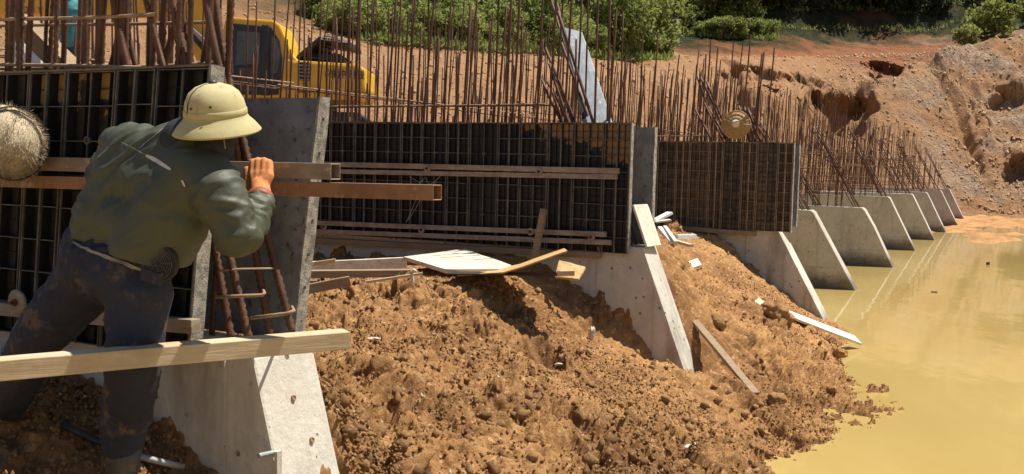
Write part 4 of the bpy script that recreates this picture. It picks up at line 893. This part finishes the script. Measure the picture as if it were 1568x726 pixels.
MAT['glove'] = simple('orange_glove', (.50, .165, .045), (.58, .22, .07), 25, .85, .0012, bs=220, c=(.62, .40, .24))
MAT['skin'] = simple('skin', (.34, .18, .11), (.40, .22, .14), 15, .55, .0005)
MAT['hat'] = simple('khaki_helmet', (.36, .31, .14), (.46, .40, .21), 5, .8, .001, bs=260, c=(.36, .25, .135))
MAT['strip'] = simple('grey_elastic', (.20, .18, .16), (.27, .25, .225), 20, .7, .001)
MAT['zip'] = simple('pale_zip_flap', (.42, .39, .37), (.52, .49, .46), 20, .4, .001)
man = thing('person', 'worker in olive jacket and khaki sun helmet bending to grip a steel tube', 'person', J(170, 700))
wr = J(400, 303, .17); kn = J(402, 268, .22)
# body under the clothes: one continuous figure
body = [(J(172, 405, .03), .075, J(235, 295, .05), .075), (J(235, 295, .05), .075, J(300, 225, .04), .05), (J(300, 225, .03), .05, J(334, 196, .06), .052), (J(333, 186, .06), .066, J(335, 170, .05), .068),
        (J(300, 245, .02), .06, J(328, 268), .05), (J(328, 268), .045, J(363, 362, .02), .036), (J(363, 362, .02), .030, wr, .022),
        (J(262, 240, .04), .05, J(200, 228, .04), .042), (J(200, 225, .03), .05, J(162, 268, .18), .042), (J(162, 268, .18), .042, J(240, 280, .30), .028), (J(240, 280, .30), .03, J(262, 276, .31), .028),
        (J(190, 415, .02), .075, J(213, 435), .07), (J(213, 435), .07, J(205, 560, -.03), .055), (J(205, 560, -.03), .05, J(188, 690, .0), .03), (J(188, 690), .03, J(184, 762, .0), .034), (J(184, 770), .035, J(196, 778, .16), .03),
        (J(160, 410, .02), .075, J(133, 420), .07), (J(133, 420), .07, J(55, 520, -.05), .055), (J(55, 520, -.05), .05, J(14, 612, .05), .03), (J(14, 612, .05), .04, J(8, 636, .08), .04), (J(8, 638, .1), .035, J(4, 640, .22), .03),
        (J(348, 190, .12), .014, J(352, 194, .15), .010), (J(352, 186, .02), .012, J(353, 193, .02), .010), (J(341, 203, .12), .02, J(345, 205, .13), .015)]
# left hand holding the tube behind the torso: palm, four fingers and thumb
for k in range(4):
    x = 252 + k * 8; body += [(J(x, 276, .31), .010, J(x, 262, .33), .0095), (J(x, 262, .33), .0095, J(x + 1, 258, .37), .009), (J(x + 1, 258, .37), .009, J(x + 1, 268, .40), .008)]
body += [(J(246, 282, .30), .011, J(244, 268, .32), .010)]
organic('body', body, .012, MAT['skin'], man, 4)
def folds(co):
    a = fbm(co * [14, 14, 9], 3, 61); b_ = 1 - np.abs(vnoise(co * [22, 22, 34] + 3 * vnoise(co * 7, 9)[:, None], 62)) * 2
    c_ = 1 - np.abs(fbm(co * [9, 9, 14] + 2.5 * vnoise(co * 4, 19)[:, None], 2, 63)) * 2
    d_ = 1 - np.abs(vnoise(co * [10, 10, 26] + 2.2 * vnoise(co * 5, 29)[:, None], 64)) * 2
    u_ = co @ nrm(PD * .5 - Z * .8); v_ = co @ nrm(PD * .8 + Z * .5); w_ = co @ W
    e_ = 1 - np.abs(vnoise(np.stack([u_ * 30, v_ * 8, w_ * 10], 1) + 1.8 * vnoise(co * 6, 39)[:, None], 65)) * 2
    return .002 * a + .004 * b_ * np.clip(fbm(co * 4, 2, 66) + .25, 0, 1) + .012 * np.clip(e_, .2, 1) * np.clip(fbm(co * 3.3 + 9, 2, 67) + .6, 0, 1) + .011 * np.clip(d_, .4, 1) * np.clip(fbm(co * 3.3 + 19, 2, 68) + .3, 0, 1) - .005
jk = [(J(236, 398, .0), .105, J(268, 335), .112), (J(163, 352), .108, J(186, 300, .01), .108), (J(186, 300, .01), .108, J(214, 242, .03), .104), (J(222, 382, -.01), .115, J(262, 322, .0), .116), (J(262, 322, .0), .116, J(298, 262, .02), .106),
      (J(188, 372, .02), .12, J(232, 290, .04), .12), (J(232, 290, .04), .12, J(268, 240, .05), .112), (J(215, 232, .03), .09, J(305, 262, .02), .085), (J(170, 330, .0), .11, J(240, 350, .0), .115), (J(195, 270, .02), .11, J(280, 290, .02), .11), (J(278, 240, .03), .09, J(300, 222, .03), .075),
      (J(315, 268, .01), .088, J(336, 300, .0), .084), (J(336, 300, .0), .084, J(364, 362, .01), .066), (J(355, 362, .02), .064, J(372, 364, .03), .058), (J(368, 362, .03), .060, J(393, 325, .12), .045), (J(393, 325, .12), .047, J(398, 308, .155), .044),
      (J(215, 226, .04), .082, J(192, 232, .06), .080), (J(192, 232, .06), .076, J(163, 266, .2), .060), (J(160, 268, .2), .062, J(225, 282, .28), .05)]
hem0, hem1 = J(106, 366, -.12), J(266, 430, -.12); hd = nrm(hem1 - hem0); hn = nrm(np.cross(hd, W)); hn = hn if hn[2] < 0 else -hn
SEG = [(J(325, 272), J(364, 362, .01)), (J(364, 362, .02), J(398, 308, .155)), (J(200, 228, .05), J(160, 268, .2))]
def jfolds(co):
    o_ = folds(co)
    for i_, (p_, q_) in enumerate(SEG):
        d0 = q_ - p_; L_ = np.linalg.norm(d0); u_ = (co - p_) @ (d0 / L_); r_ = np.linalg.norm(co - p_ - u_[:, None] * (d0 / L_), axis=1)
        m_ = np.clip((.11 - r_) / .03, 0, 1) * np.clip((u_ + .01) / .04, 0, 1) * np.clip((L_ + .03 - u_) / .03, 0, 1)
        n_ = vnoise(np.c_[u_ * 26, co[:, 0] * 7, co[:, 2] * 7] + 1.4 * vnoise(co * 8 + i_, 91)[:, None], 92 + i_)
        o_ = o_ + m_ * (.009 * np.clip(1 - np.abs(n_) * 3, 0, 1) - .002)
    return o_
organic('jacket', [(a_, ra * .985, b2_, rb_ * .985) for a_, ra, b2_, rb_ in jk], .0085, MAT['jacket'], man, 18, jfolds, cuts=((hem0, hn),))
tr = [(J(150, 402), .128, J(196, 412, .0), .128), (J(150, 385, .02), .120, J(205, 405, .02), .115), (J(205, 428), .112, J(214, 450), .105), (J(214, 450), .105, J(206, 560, -.03), .082), (J(206, 560, -.03), .082, J(190, 650, 0), .071), (J(190, 650), .070, J(188, 680), .058),
      (J(142, 420), .112, J(128, 436), .105), (J(128, 436), .105, J(58, 518, -.05), .082), (J(58, 518, -.05), .082, J(18, 606, .04), .068), (J(18, 606, .04), .066, J(14, 622, .05), .058)]
organic('trousers', tr, .0095, MAT['jeans'], man, 4, lambda co: 1.2 * folds(co + 3))
# belt loop flap and back pocket
m = MB(); m.prism([J(216, 410, -.125), J(246, 420, -.125), J(244, 438, -.122), J(214, 428, -.122)], W * .01); m.build('back_pocket', MAT['jeans'], man)
# boots
def boot(name, top, ank, toe, mat, r=.056):
    b_ = MB(); top, ank, toe = map(np.asarray, (top, ank, toe)); ax = nrm(top - ank); d, a, b2 = frame(ax); n = 22; V = []; Fs = []
    rings = [(ank, .048), (ank + (top - ank) * .3, .046), (ank + (top - ank) * .7, .054), (top, r), (top - ax * .002, r - .005), (top - ax * .06, r - .008)]
    for c_, r_ in rings:
        for j in range(n): V.append(c_ + r_ * (a * cos(2 * pi * j / n) + b2 * sin(2 * pi * j / n)))
    for i in range(len(rings) - 1):
        for j in range(n): Fs.append((i * n + j, i * n + (j + 1) % n, (i + 1) * n + (j + 1) % n, (i + 1) * n + j))
    b_.add(V, Fs); o = b_.build(name, mat, man, smooth=True)
    organic('boot_foot', [(ank + ax * .02, .047, ank - ax * .03, .046), (ank - ax * .035, .042, toe, .036), (toe, .038, toe + (toe - ank) * .15, .034)], .008, mat, o, 3)
    s_ = MB(); f_ = toe - ank; f_[2] = 0; f_ = nrm(f_); sd_ = np.cross(f_, Z); zb = toe[2] - .05
    pr = [(-.055, .03), (-.03, .042), (.04, .038), (.12, .048), (.19, .042), (.225, .02)]; pts = [ank + f_ * u + sd_ * v for u, v in pr] + [ank + f_ * u - sd_ * v for u, v in pr[::-1]]
    pts = [np.array([q[0], q[1], zb]) for q in pts]; s_.prism(pts, Z * .028); s_.build('sole', MAT['sole'] if name == 'boot' and top[0] < -1.55 else mat, o)
    return o
boot('boot', J(190, 674), J(184, 768), J(192, 783, .14), MAT['boot'])
a0 = J(12, 614, .05); boot('boot', J(13, 606, .05), J(6, 628, .09), J(2, 632, .22), MAT['boot'])
# right hand in a work glove: palm, four bent fingers over the tube, thumb
gl = [(J(398, 311, .15), .031, wr, .033), (wr, .034, J(398, 285, .20), .030)]
for k, x in enumerate((388, 396, 405, 413)):
    L = (2, 0, 0, 3)[k]; gl += [(J(394 + k * 2.2, 288, .195), .020, J(x, 266 + L, .215), .0145), (J(x, 266 + L, .215), .0125, J(x, 247 + L, .238), .0115), (J(x, 247 + L, .238), .0115, J(x - 1, 245.5 + L, .275), .0108), (J(x - 1, 245.5 + L, .275), .0105, J(x - 1, 258 + L, .305), .0095)]
gl += [(J(387, 292, .2), .016, J(380, 276, .215), .0135), (J(380, 276, .215), .0128, J(378, 259, .225), .0105)]
organic('work_glove', gl, .0045, MAT['glove'], man, 2)
m = MB(); cu = J(398, 306, .16); m.lathe(cu, wr - J(397, 318, .13), [(.036, -.016), (.041, -.014), (.042, .010), (.037, .012), (.034, .012)], 20); m.build('glove_cuff', MAT['sole'], man, smooth=True)
# collar, head, helmet
organic('hood_collar', [(J(288, 222, .035), .088, J(318, 206, .05), .072), (J(312, 238, .03), .07, J(330, 222, .05), .06), (J(318, 206, .05), .07, J(334, 200, .06), .062)], .008, MAT['collar'], man, 4, lambda co: .6 * folds(co))
hc = J(331, 183, .05); ax = nrm(Z + PD * .06 - W * .20)
hp = MB()
prof = [(r_ * .86, h_ * .86 + .004) for r_, h_ in [(.143, -.050), (.148, -.046), (.147, -.043), (.128, -.018), (.112, -.002), (.1035, .012), (.1025, .035), (.097, .062), (.083, .090), (.060, .109), (.032, .119), (.0, .122)]]
hp.lathe(hc, ax, prof, 48, 1.0, 1.10)
o = hp.build('sun_helmet', MAT['hat'], man, smooth=True)
m = MB(); m.lathe(hc, ax, [(.0895, .014), (.0915, .016), (.0905, .031), (.0885, .033)], 48, 1., 1.10); m.build('helmet_band', MAT['hat'], o, smooth=True)
m = MB(); m.lathe(hc + ax * .106, ax, [(.0, .012), (.008, .011), (.013, .005), (.013, 0), (.006, -.004)], 14); m.build('helmet_button', MAT['black'], o, smooth=True)
m = MB(); d_, a_, b_ = frame(ax)
for u0 in (-1.05,):
    q = []
    for r_, h_ in prof[5:]: q.append(hc + ax * h_ + (r_ + .0012) * (a_ * cos(u0) + b_ * 1.1 * sin(u0)))
    m.tube(q, .0016, 5)
m.build('helmet_seam', MAT['jeans'], o)
for u_, h_ in ((-1.25, .045), (-1.95, .05)):
    m = MB(); v = a_ * cos(u_) + b_ * 1.1 * sin(u_); m.lathe(hc + ax * h_ + v * .0875, v, [(0, .003), (.004, .002), (.004, 0)], 8); m.build('vent_eyelet', MAT['black'], o)
m = MB(); m.tube([J(346, 200, .02), J(343, 214, .01), J(345, 228, .02)], .0015, 5); m.build('chin_strap', MAT['strip'], man)
# fan in the jacket back
from mathutils.bvhtree import BVHTree
def bvh_of(*os_):
    V = []; Pl = []
    for o_ in os_:
        k_ = len(V); V += [v.co + Vector(wloc(o_)) for v in o_.data.vertices]; Pl += [[i + k_ for i in p_.vertices] for p_ in o_.data.polygons]
    return BVHTree.FromPolygons(V, Pl)
jo = next(c_ for c_ in man.children if c_.name.startswith('jacket')); to = next(c_ for c_ in man.children if c_.name.startswith('trousers'))
bvh = bvh_of(jo); bvh2 = bvh_of(jo, to)
h_ = bvh.ray_cast(Vector(CAM), Vector(ray(243, 402)).normalized()); fa = nrm(np.array(h_[1]) * .5 - W * .6) if h_[0] is not None else -W
fc = np.array(h_[0]) + fa * .004 if h_[0] is not None else J(243, 405, -.118); d_, a_, b_ = frame(fa)
fan = MB().lathe(fc, fa, [(0, -.004), (.040, -.004), (.047, .0), (.056, .0), (.060, -.006), (.058, -.02)], 36).build('jacket_fan', MAT['collar'], man, smooth=False)
MAT['grille'] = simple('fan_grille', (.075, .06, .05), (.11, .09, .075), 20, .5, .0)
for r_ in (.011, .018, .025, .032, .039, .046): MB().tube([fc + fa * .003 + r_ * (a_ * cos(u) + b_ * sin(u)) for u in np.linspace(0, 2 * pi, 33)], .0012, 5).build('grille_ring', MAT['grille'], fan)
for k in range(8): u = k * pi / 4; MB().tube([fc + fa * .003 + .004 * (a_ * cos(u) + b_ * sin(u)), fc + fa * .003 + .047 * (a_ * cos(u) + b_ * sin(u))], .0010, 5).build('grille_spoke', MAT['grille'], fan)
# zip flap and seams follow the back
def onback(x, y, off=.001, bv=None):
    h = (bv or bvh).ray_cast(Vector(CAM), Vector(ray(x, y)).normalized()); return (np.array(h[0]) + np.array(h[1]) * off) if h[0] is not None else J(x, y, -.12)
def strip(name, pts, wpx, mat, off=.002, bv=None):
    V = []; Fs = []; lp = []
    for (x0, y0), (x1, y1) in zip(pts[:-1], pts[1:]):
        for u in np.linspace(0, 1, 6, endpoint=False): lp.append((x0 + (x1 - x0) * u, y0 + (y1 - y0) * u))
    lp.append(pts[-1])
    for i, (x, y) in enumerate(lp):
        a, b_ = lp[max(i - 1, 0)], lp[min(i + 1, len(lp) - 1)]; L = hypot(b_[0] - a[0], b_[1] - a[1]) + 1e-6; nx, ny = -(b_[1] - a[1]) / L, (b_[0] - a[0]) / L
        w_ = wpx * (sin(pi * (i + .6) / (len(lp) + .2)) ** .4)
        V += [onback(x + nx * w_, y + ny * w_, off, bv), onback(x - nx * w_, y - ny * w_, off, bv)]
    for i in range(len(lp) - 1): Fs.append((2 * i, 2 * i + 1, 2 * i + 3, 2 * i + 2))
    return MB().add(V, Fs).build(name, mat, man, smooth=True)
strip('hem_band', [(112, 372), (140, 384), (175, 398), (215, 413), (250, 425)], 2.6, MAT['strip'], .004, bvh2)
strip('zip_flap', [(224, 238), (240, 246), (262, 260)], 3.2, MAT['zip'])
strip('zip_seam', [(186, 218), (205, 227), (224, 238)], .8, MAT['strip']); strip('back_seam', [(213, 228), (228, 215), (250, 197)], .6, MAT['strip'])
strip('tear_tag', [(279, 276), (284, 286)], 1.6, MAT['zip'])

# ------------------------------------------------------------------ excavator on the terrace
XD = 21.0
root = thing('excavator', 'yellow excavator with open engine hood parked behind the rebar', 'excavator', P(450, 222, XD))
def E_(x, y, dd=0.): return P(x, y, XD + dd)
def slab(name, pts, d0, d1, mat, parent=root, bevel=.03):
    a = [E_(x, y, d0) for x, y in pts]; return MB().prism(a, np.array([_fw[0], _fw[1], 0]) * (d1 - d0)).build(name, mat, parent, bevel=bevel, seg=2)
slab('house', [(437, 140), (437, 88), (452, 92), (546, 98), (558, 105), (560, 140)], 0, 2.3, MAT['yellow'], bevel=.06)
slab('side_skirt', [(437, 141), (556, 141), (548, 153), (437, 153)], .04, 2.2, MAT['yellow'])
slab('cab_frame', [(333, 150), (336, 62), (345, 29), (355, 26), (418, 31), (428, 38), (441, 66), (447, 84), (456, 92), (456, 150)], .02, 1.2, MAT['yellow'], bevel=.04)
cw = slab('cab_window', [(341, 145), (346, 56), (354, 35), (416, 41), (428, 62), (432, 90), (433, 112), (428, 122), (426, 145)], -.01, .2, MAT['black'], bevel=.02)
MAT['pane'] = simple('dusty_pane', (.05, .052, .045), (.11, .11, .09), 2.5, .25, 0)
slab('pane', [(360, 100), (363, 48), (398, 50), (397, 98)], -.022, -.012, MAT['pane'], cw, .004); slab('pane', [(415, 92), (416, 56), (423, 60), (428, 78), (428, 96), (424, 112), (414, 112)], -.022, -.012, MAT['pane'], cw, .004)
slab('seat_back', [(362, 140), (366, 104), (390, 104), (394, 140)], -.02, -.012, MAT['bark'], cw, .004)
slab('window_post', [(399, 146), (401, 38), (411, 39), (412, 146)], -.03, .0, MAT['black'], bevel=.005)
slab('window_post', [(343, 146), (347, 56), (352, 40), (357, 40), (353, 62), (350, 146)], -.03, .0, MAT['black'], bevel=.005)
lv = slab('louvre_panel', [(456, 95), (474, 96), (474, 124), (456, 123)], -.012, .05, MAT['black'], bevel=.004)
for k in range(5): slab('louvre_slat', [(457, 99 + k * 5.4), (473, 99.8 + k * 5.4), (473, 101.4 + k * 5.4), (457, 100.6 + k * 5.4)], -.035, -.012, MAT['crust'], lv, .003)
h = slab('engine_hood', [(452, 90), (455, 84), (488, 56), (498, 54), (534, 62), (535, 70), (490, 62), (460, 89)], .15, 1.9, MAT['black'], bevel=.02)
slab('hood_top_plate', [(489, 55), (534, 62), (534, 66), (489, 60)], .1, .14, MAT['white'], h, .004)
for k in range(7): slab('hood_vent', [(494 + k * 4.0, 57.6 + k * .55), (496.2 + k * 4., 57.9 + k * .55), (496.2 + k * 4., 60.4 + k * .55), (494 + k * 4., 60.0 + k * .55)], .085, .1, MAT['black'], h, .001)
for k in range(5): slab('hood_rib', [(462 + k * 3, 88 - k * 5), (500 + k * 3, 92 - k * 5.5), (500 + k * 3, 89.5 - k * 5.5), (462 + k * 3, 86 - k * 5)], .4 + .2 * k, .55 + .2 * k, MAT['rib'], h, .005)
slab('engine_block', [(462, 92), (470, 80), (520, 82), (532, 98), (462, 98)], .5, 1.9, MAT['black'], bevel=.04)
slab('hood_stay', [(524, 98), (526, 70), (528, 70), (527, 98)], .3, .35, MAT['black'], h, .003)
def track(d0):
    t = slab('track', [(318, 178), (326, 166), (548, 172), (566, 184), (562, 206), (548, 216), (330, 212), (318, 200)], d0, d0 + .5, MAT['black'], bevel=.05)
    for k in range(26): slab('track_shoe', [(322 + k * 9, 213.0 + k * .15), (328 + k * 9, 213.1 + k * .15), (328 + k * 9, 217 + k * .15), (322 + k * 9, 216.9 + k * .15)], d0 - .02, d0 + .52, MAT['black'], t, .004)
    for k in range(6): c = E_(350 + k * 38, 194 + k, d0 - .03); MB().lathe(c, -np.array([_fw[0], _fw[1], 0]), [(.22, -.1), (.22, .03), (.1, .05), (0, .05)], 20).build('track_roller', MAT['bark'], t)
track(.1); track(1.9)
slab('swing_ring', [(400, 153), (500, 155), (500, 170), (400, 168)], .6, 1.9, MAT['black'])
bo = slab('boom', [(330, 100), (300, 92), (286, 60), (262, 40), (215, 24), (150, 22), (0, 22), (-120, 30), (-120, -60), (20, -75), (250, -60), (300, -20), (334, 40)], 1.25, 1.7, MAT['yellow'], bevel=.03)
slab('boom_cylinder', [(322, 92), (246, 6), (252, 2), (330, 88)], 1.05, 1.15, MAT['black'], bo, .01)
slab('boom_cylinder_rod', [(318, 70), (206, -30), (209, -34), (322, 67)], 1.0, 1.06, MAT['pipe'], bo, .005)
def text(name, body, x, y, size, dd, parent, mat):
    cu = bpy.data.curves.new(name, 'FONT'); cu.body = body; cu.size = size; cu.extrude = .004; cu.materials.append(mat)
    o = bpy.data.objects.new(name, cu); COL.objects.link(o); o.parent = parent; o.location = Vector(E_(x, y, dd) - wloc(parent))
    o.rotation_euler = (radians(90), radians(2.2), 0); bpy.context.view_layer.update(); me = bpy.data.meshes.new_from_object(o.evaluated_get(bpy.context.evaluated_depsgraph_get()))
    loc = o.location.copy(); rot = o.rotation_euler.copy(); bpy.data.objects.remove(o); o = link(name, me, mat, parent); o.location = loc; o.rotation_euler = rot; return o
text('lettering', '(株)', 497, 117.5, .2, -.012, root, MAT['black']); text('lettering', '沖', 515, 118.2, .2, -.012, root, MAT['black']); text('lettering', '建', 532, 119, .2, -.012, root, MAT['black']); text('lettering', '機', 544, 119.6, .2, -.012, root, MAT['black'])
text('lettering', 'O', 33, 19.5, .2, 1.235, bo, MAT['black']); text('lettering', 'N', 42, 19.5, .2, 1.235, bo, MAT['black']); text('lettering', 'Y', 57, 20, .2, 1.235, bo, MAT['black'])

# ------------------------------------------------------------------ second worker far behind the bars
MAT['teal'] = simple('teal_shirt', (.03, .17, .20), (.05, .25, .28), 10, .7, .003)
MAT['dgreen'] = simple('dark_green_trousers', (.015, .045, .04), (.025, .06, .05), 10, .8, .003)
D2 = 11.6
def K(x, y, dd=0.): return P(x, y, D2 + dd)
pm = thing('person', 'worker in a teal shirt standing behind the bars at the upper left', 'person', K(114, 222))
organic('body', [(K(114, -24), .085, K(114, -16), .09), (K(114, -6), .055, K(114, 2), .055), (K(107, 12), .075, K(122, 12), .075), (K(114, 20), .13, K(113, 70), .12), (K(110, 78), .1, K(106, 150), .07), (K(106, 150), .07, K(104, 216), .045), (K(104, 218), .045, K(102, 221, -.12), .035),
   (K(118, 78), .1, K(121, 150), .07), (K(121, 150), .07, K(122, 216), .045), (K(122, 218), .045, K(120, 221, -.12), .035), (K(104, 12), .06, K(92, 50, -.05), .045), (K(92, 50, -.05), .045, K(84, 20, -.25), .036), (K(84, 16, -.25), .035, K(82, 8, -.27), .03), (K(124, 12), .06, K(131, 54), .045), (K(131, 54), .045, K(126, 88, -.15), .034), (K(126, 92, -.15), .03, K(126, 98, -.17), .026)], .025, MAT['skin'], pm, 3)
organic('shirt', [(K(107, 12), .10, K(122, 12), .10), (K(114, 18), .155, K(113, 66), .15), (K(104, 12), .08, K(92, 50, -.05), .066), (K(124, 12), .08, K(130, 46), .066)], .02, MAT['teal'], pm, 3, folds)
organic('trousers', [(K(110, 76), .13, K(106, 150), .09), (K(106, 150), .09, K(104, 208), .07), (K(118, 76), .13, K(121, 150), .09), (K(121, 150), .09, K(122, 208), .07)], .022, MAT['dgreen'], pm, 3, folds)
organic('boots', [(K(104, 208), .06, K(104, 217), .055), (K(104, 219), .05, K(101, 221, -.18), .04), (K(122, 208), .06, K(122, 217), .055), (K(122, 219), .05, K(119, 221, -.18), .04)], .02, MAT['boot'], pm, 2)
MB().lathe(K(114, -26), Z, [(.15, .0), (.12, .03), (.11, .06), (.08, .12), (0, .14)], 20).build('sun_hat', MAT['hat'], pm, smooth=True)

# ------------------------------------------------------------------ shrubs, trees and grass
def crown_mesh(name, seed, nclump, nleaf, rx, rz, leaf, mat, upright=.0):
    rg = np.random.default_rng(seed); C_ = rg.normal(size=(nclump, 3)); C_ /= np.linalg.norm(C_, axis=1)[:, None]; C_ *= rg.uniform(.25, 1, (nclump, 1)) ** .6
    C_ = C_ * [rx, rx, rz] + [0, 0, rz * 1.0]; C_[:, 2] = np.abs(C_[:, 2]) + .1; cr = rg.uniform(.22, .5, nclump) * min(rx, rz)
    k = rg.integers(0, nclump, nleaf); p = rg.normal(size=(nleaf, 3)); p /= np.linalg.norm(p, axis=1)[:, None]; p = p * (rg.uniform(.3, 1., (nleaf, 1)) ** .5) * cr[k][:, None] * [1, 1, .8] + C_[k]
    d = rg.normal(size=(nleaf, 3)) + (p - C_[k]) / cr[k][:, None] * .8 + [0, 0, upright]; d /= np.linalg.norm(d, axis=1)[:, None]
    s = np.cross(d, rg.normal(size=(nleaf, 3))); s /= np.linalg.norm(s, axis=1)[:, None]; L = leaf * rg.uniform(.6, 1.4, (nleaf, 1)); wd = L * .3
    up = np.cross(s, d) * L * .12
    V = np.stack([p, p + d * L * .5 + s * wd + up, p + d * L, p + d * L * .5 - s * wd + up], 1).reshape(-1, 3); me = raw_mesh(name, V, np.arange(nleaf * 4).reshape(-1, 4)); me.materials.append(mat); return me
def trunk_mesh(name, seed, h):
    rg = random.Random(seed); mb = MB(); mb.tube([np.array([0, 0, -.6]), np.array([.04, 0, h * .4]), np.array([.1, .05, h * .8])], [.09, .07, .035], 7)
    for k in range(5):
        a = k * 1.3 + rg.random(); z = h * (.2 + .1 * k); mb.tube([np.array([.04, 0, z]), np.array([cos(a) * h * .22, sin(a) * h * .22, z + h * .25]), np.array([cos(a) * h * .36, sin(a) * h * .36, z + h * .5])], [.045, .03, .014], 5)
    me = bpy.data.meshes.new(name); bm = bmesh.new(); vv = [bm.verts.new(v) for v in mb.v]
    for f_ in mb.f: bm.faces.new([vv[i] for i in f_])
    bm.to_mesh(me); bm.free(); me.materials.append(MAT['bark']); return me
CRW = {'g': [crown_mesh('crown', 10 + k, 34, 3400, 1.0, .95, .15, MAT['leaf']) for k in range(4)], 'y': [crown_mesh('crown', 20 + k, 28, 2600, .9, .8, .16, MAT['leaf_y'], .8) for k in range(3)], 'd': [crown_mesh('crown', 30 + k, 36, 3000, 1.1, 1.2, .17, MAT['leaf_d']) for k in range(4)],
       't': [crown_mesh('crown', 40 + k, 46, 6500, 1.15, 1.35, .13, MAT['leaf']) for k in range(2)]}
TRK = [trunk_mesh('trunk', k, 1.5) for k in range(3)]
def plant(kind, x, y_or_row, size, name, label, cat, group, row=None, sink=.1):
    p = hill_at(x, y_or_row); o = thing(name, label, cat, p - Z * sink, group); s = size * random.uniform(.7, 1.3); o.scale = (s * random.uniform(.9, 1.15), s * random.uniform(.9, 1.15), s * random.uniform(.85, 1.2)); o.rotation_euler = (0, 0, random.uniform(0, 6.28))
    c_ = bpy.data.objects.new('crown', random.choice(CRW[kind])); COL.objects.link(c_); c_.parent = o; t_ = bpy.data.objects.new('trunk', random.choice(TRK)); COL.objects.link(t_); t_.parent = o; return o
# sunlit belt behind the terrace edge, from the excavator to the bank
GR = 'green shrubs on the slope behind the terrace'
for x in np.arange(500, 1005, 15): plant('g' if random.random() < .6 else 'y', x + random.uniform(-7, 7), np.interp(x, [508, 560, 1000], [4.5, 4.12, 4.2]) + random.uniform(0, .14), .72 * np.interp(x, [500, 1000], [.95, 1.1]), 'shrub', 'low sunlit green shrub along the edge of the bare terrace', 'shrub', GR)
for x in np.arange(470, 1010, 17): plant(random.choice('ggy'), x + random.uniform(-9, 9), np.interp(x, [470, 560, 1000], [5.08, 4.5, 4.55]) + random.uniform(0, .25), 1.0, 'shrub', 'bushy green shrub in the second row above the terrace edge', 'shrub', 'green shrubs in the second row above the terrace')
for x in np.arange(440, 1010, 20): plant(random.choice('ggd'), x + random.uniform(-9, 9), np.interp(x, [440, 560, 1000], [5.3, 4.95, 4.95]) + random.uniform(0, .2), 1.35, 'shrub', 'large green shrub high on the hillside behind the rebar', 'shrub', 'large green shrubs high on the hillside')
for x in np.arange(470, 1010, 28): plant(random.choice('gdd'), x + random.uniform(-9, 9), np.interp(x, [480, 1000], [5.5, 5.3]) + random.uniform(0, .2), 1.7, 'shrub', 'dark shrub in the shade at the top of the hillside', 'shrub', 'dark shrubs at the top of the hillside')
plant('t', 925, 4.35, 1.75, 'tree', 'tallest round green tree right of the leaning grey-white board', 'tree', 'green trees behind the leaning board'); plant('t', 965, 4.5, 1.5, 'tree', 'second round green tree near the bank, right of the tallest one', 'tree', 'green trees behind the leaning board'); plant('t', 815, 4.3, 1.3, 'tree', 'smaller dense green tree just left of the leaning grey-white board', 'tree', 'green trees behind the leaning board')
for k, x in enumerate(np.arange(1005, 1150, 15)): plant('y' if k % 3 else 'g', x, 5.95 + random.uniform(-.12, .05), .95, 'shrub', 'yellow-green shrub along the top of the red earth bank', 'shrub', 'yellow-green shrubs on top of the bank')
for k, x in enumerate(np.arange(1000, 1135, 13)): plant('g' if k % 3 else 'y', x, 6.0 + random.uniform(0, .04), 1.5, 'shrub', 'large loose green shrub on the slope above the yellow-green row', 'shrub', 'green shrubs above the bank')
plant('y', 1168, 5.98, .75, 'shrub', 'lone little shrub on the bank, right of the yellow-green row', 'shrub', None)
plant('y', 1468, 5.0, 1.05, 'shrub', 'bright yellow-green shrub where the bank meets the right-hand heap', 'shrub', None); plant('y', 1508, 5.2, 1.7, 'shrub', 'tall thin sunlit shrub against the dark slope at the right', 'shrub', None); plant('y', 1562, 5.5, 1.6, 'shrub', 'sunlit shrub at the upper right corner', 'shrub', None)
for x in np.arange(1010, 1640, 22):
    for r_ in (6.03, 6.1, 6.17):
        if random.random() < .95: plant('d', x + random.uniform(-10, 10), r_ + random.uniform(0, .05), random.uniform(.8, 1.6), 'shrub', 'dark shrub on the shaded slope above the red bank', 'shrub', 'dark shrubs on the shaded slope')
# undergrowth between the shrubs: grass and low leaves
def undergrowth():
    rg = np.random.default_rng(3); pts = []
    for x0, x1, r0_, r1_, n in ((430, 1010, 4.05, 5.6, 50000), (1000, 1180, 5.8, 6.15, 3500), (1000, 1640, 6.0, 6.4, 9000)):
        x = rg.uniform(x0, x1, n * 2); r_ = rg.uniform(0, 1, n * 2) ** 1.5 * (r1_ - r0_) + r0_; lim = np.interp(x, [430, 520, 560], [5.2, 4.6, 4.05]) if x0 == 430 else np.zeros(n * 2)
        ok = r_ > lim; x, r_ = x[ok][:n], r_[ok][:n]; j = np.clip(np.searchsorted(HPX, x), 0, len(HPX) - 1); i = np.clip(np.searchsorted(HR, r_), 0, len(HR) - 1); p = HV[i, j] + rg.normal(size=(len(x), 3)) * [.25, .25, .03]; pts.append(p)
    p = np.concatenate(pts); n = len(p); d = rg.normal(size=(n, 3)) * .5 + [0, 0, .9]; d /= np.linalg.norm(d, axis=1)[:, None]; s = np.cross(d, rg.normal(size=(n, 3))); s /= np.linalg.norm(s, axis=1)[:, None]; L = rg.uniform(.15, .5, (n, 1)); 
    V = np.stack([p - s * .03, p + s * .03, p + d * L * .6 + s * .06, p + d * L], 1).reshape(-1, 3); tag(link('undergrowth', raw_mesh('undergrowth', V, np.arange(n * 4).reshape(-1, 4)), MAT['leaf']), 'grass and low leaves between the shrubs on the hillside', kind='stuff')
undergrowth()
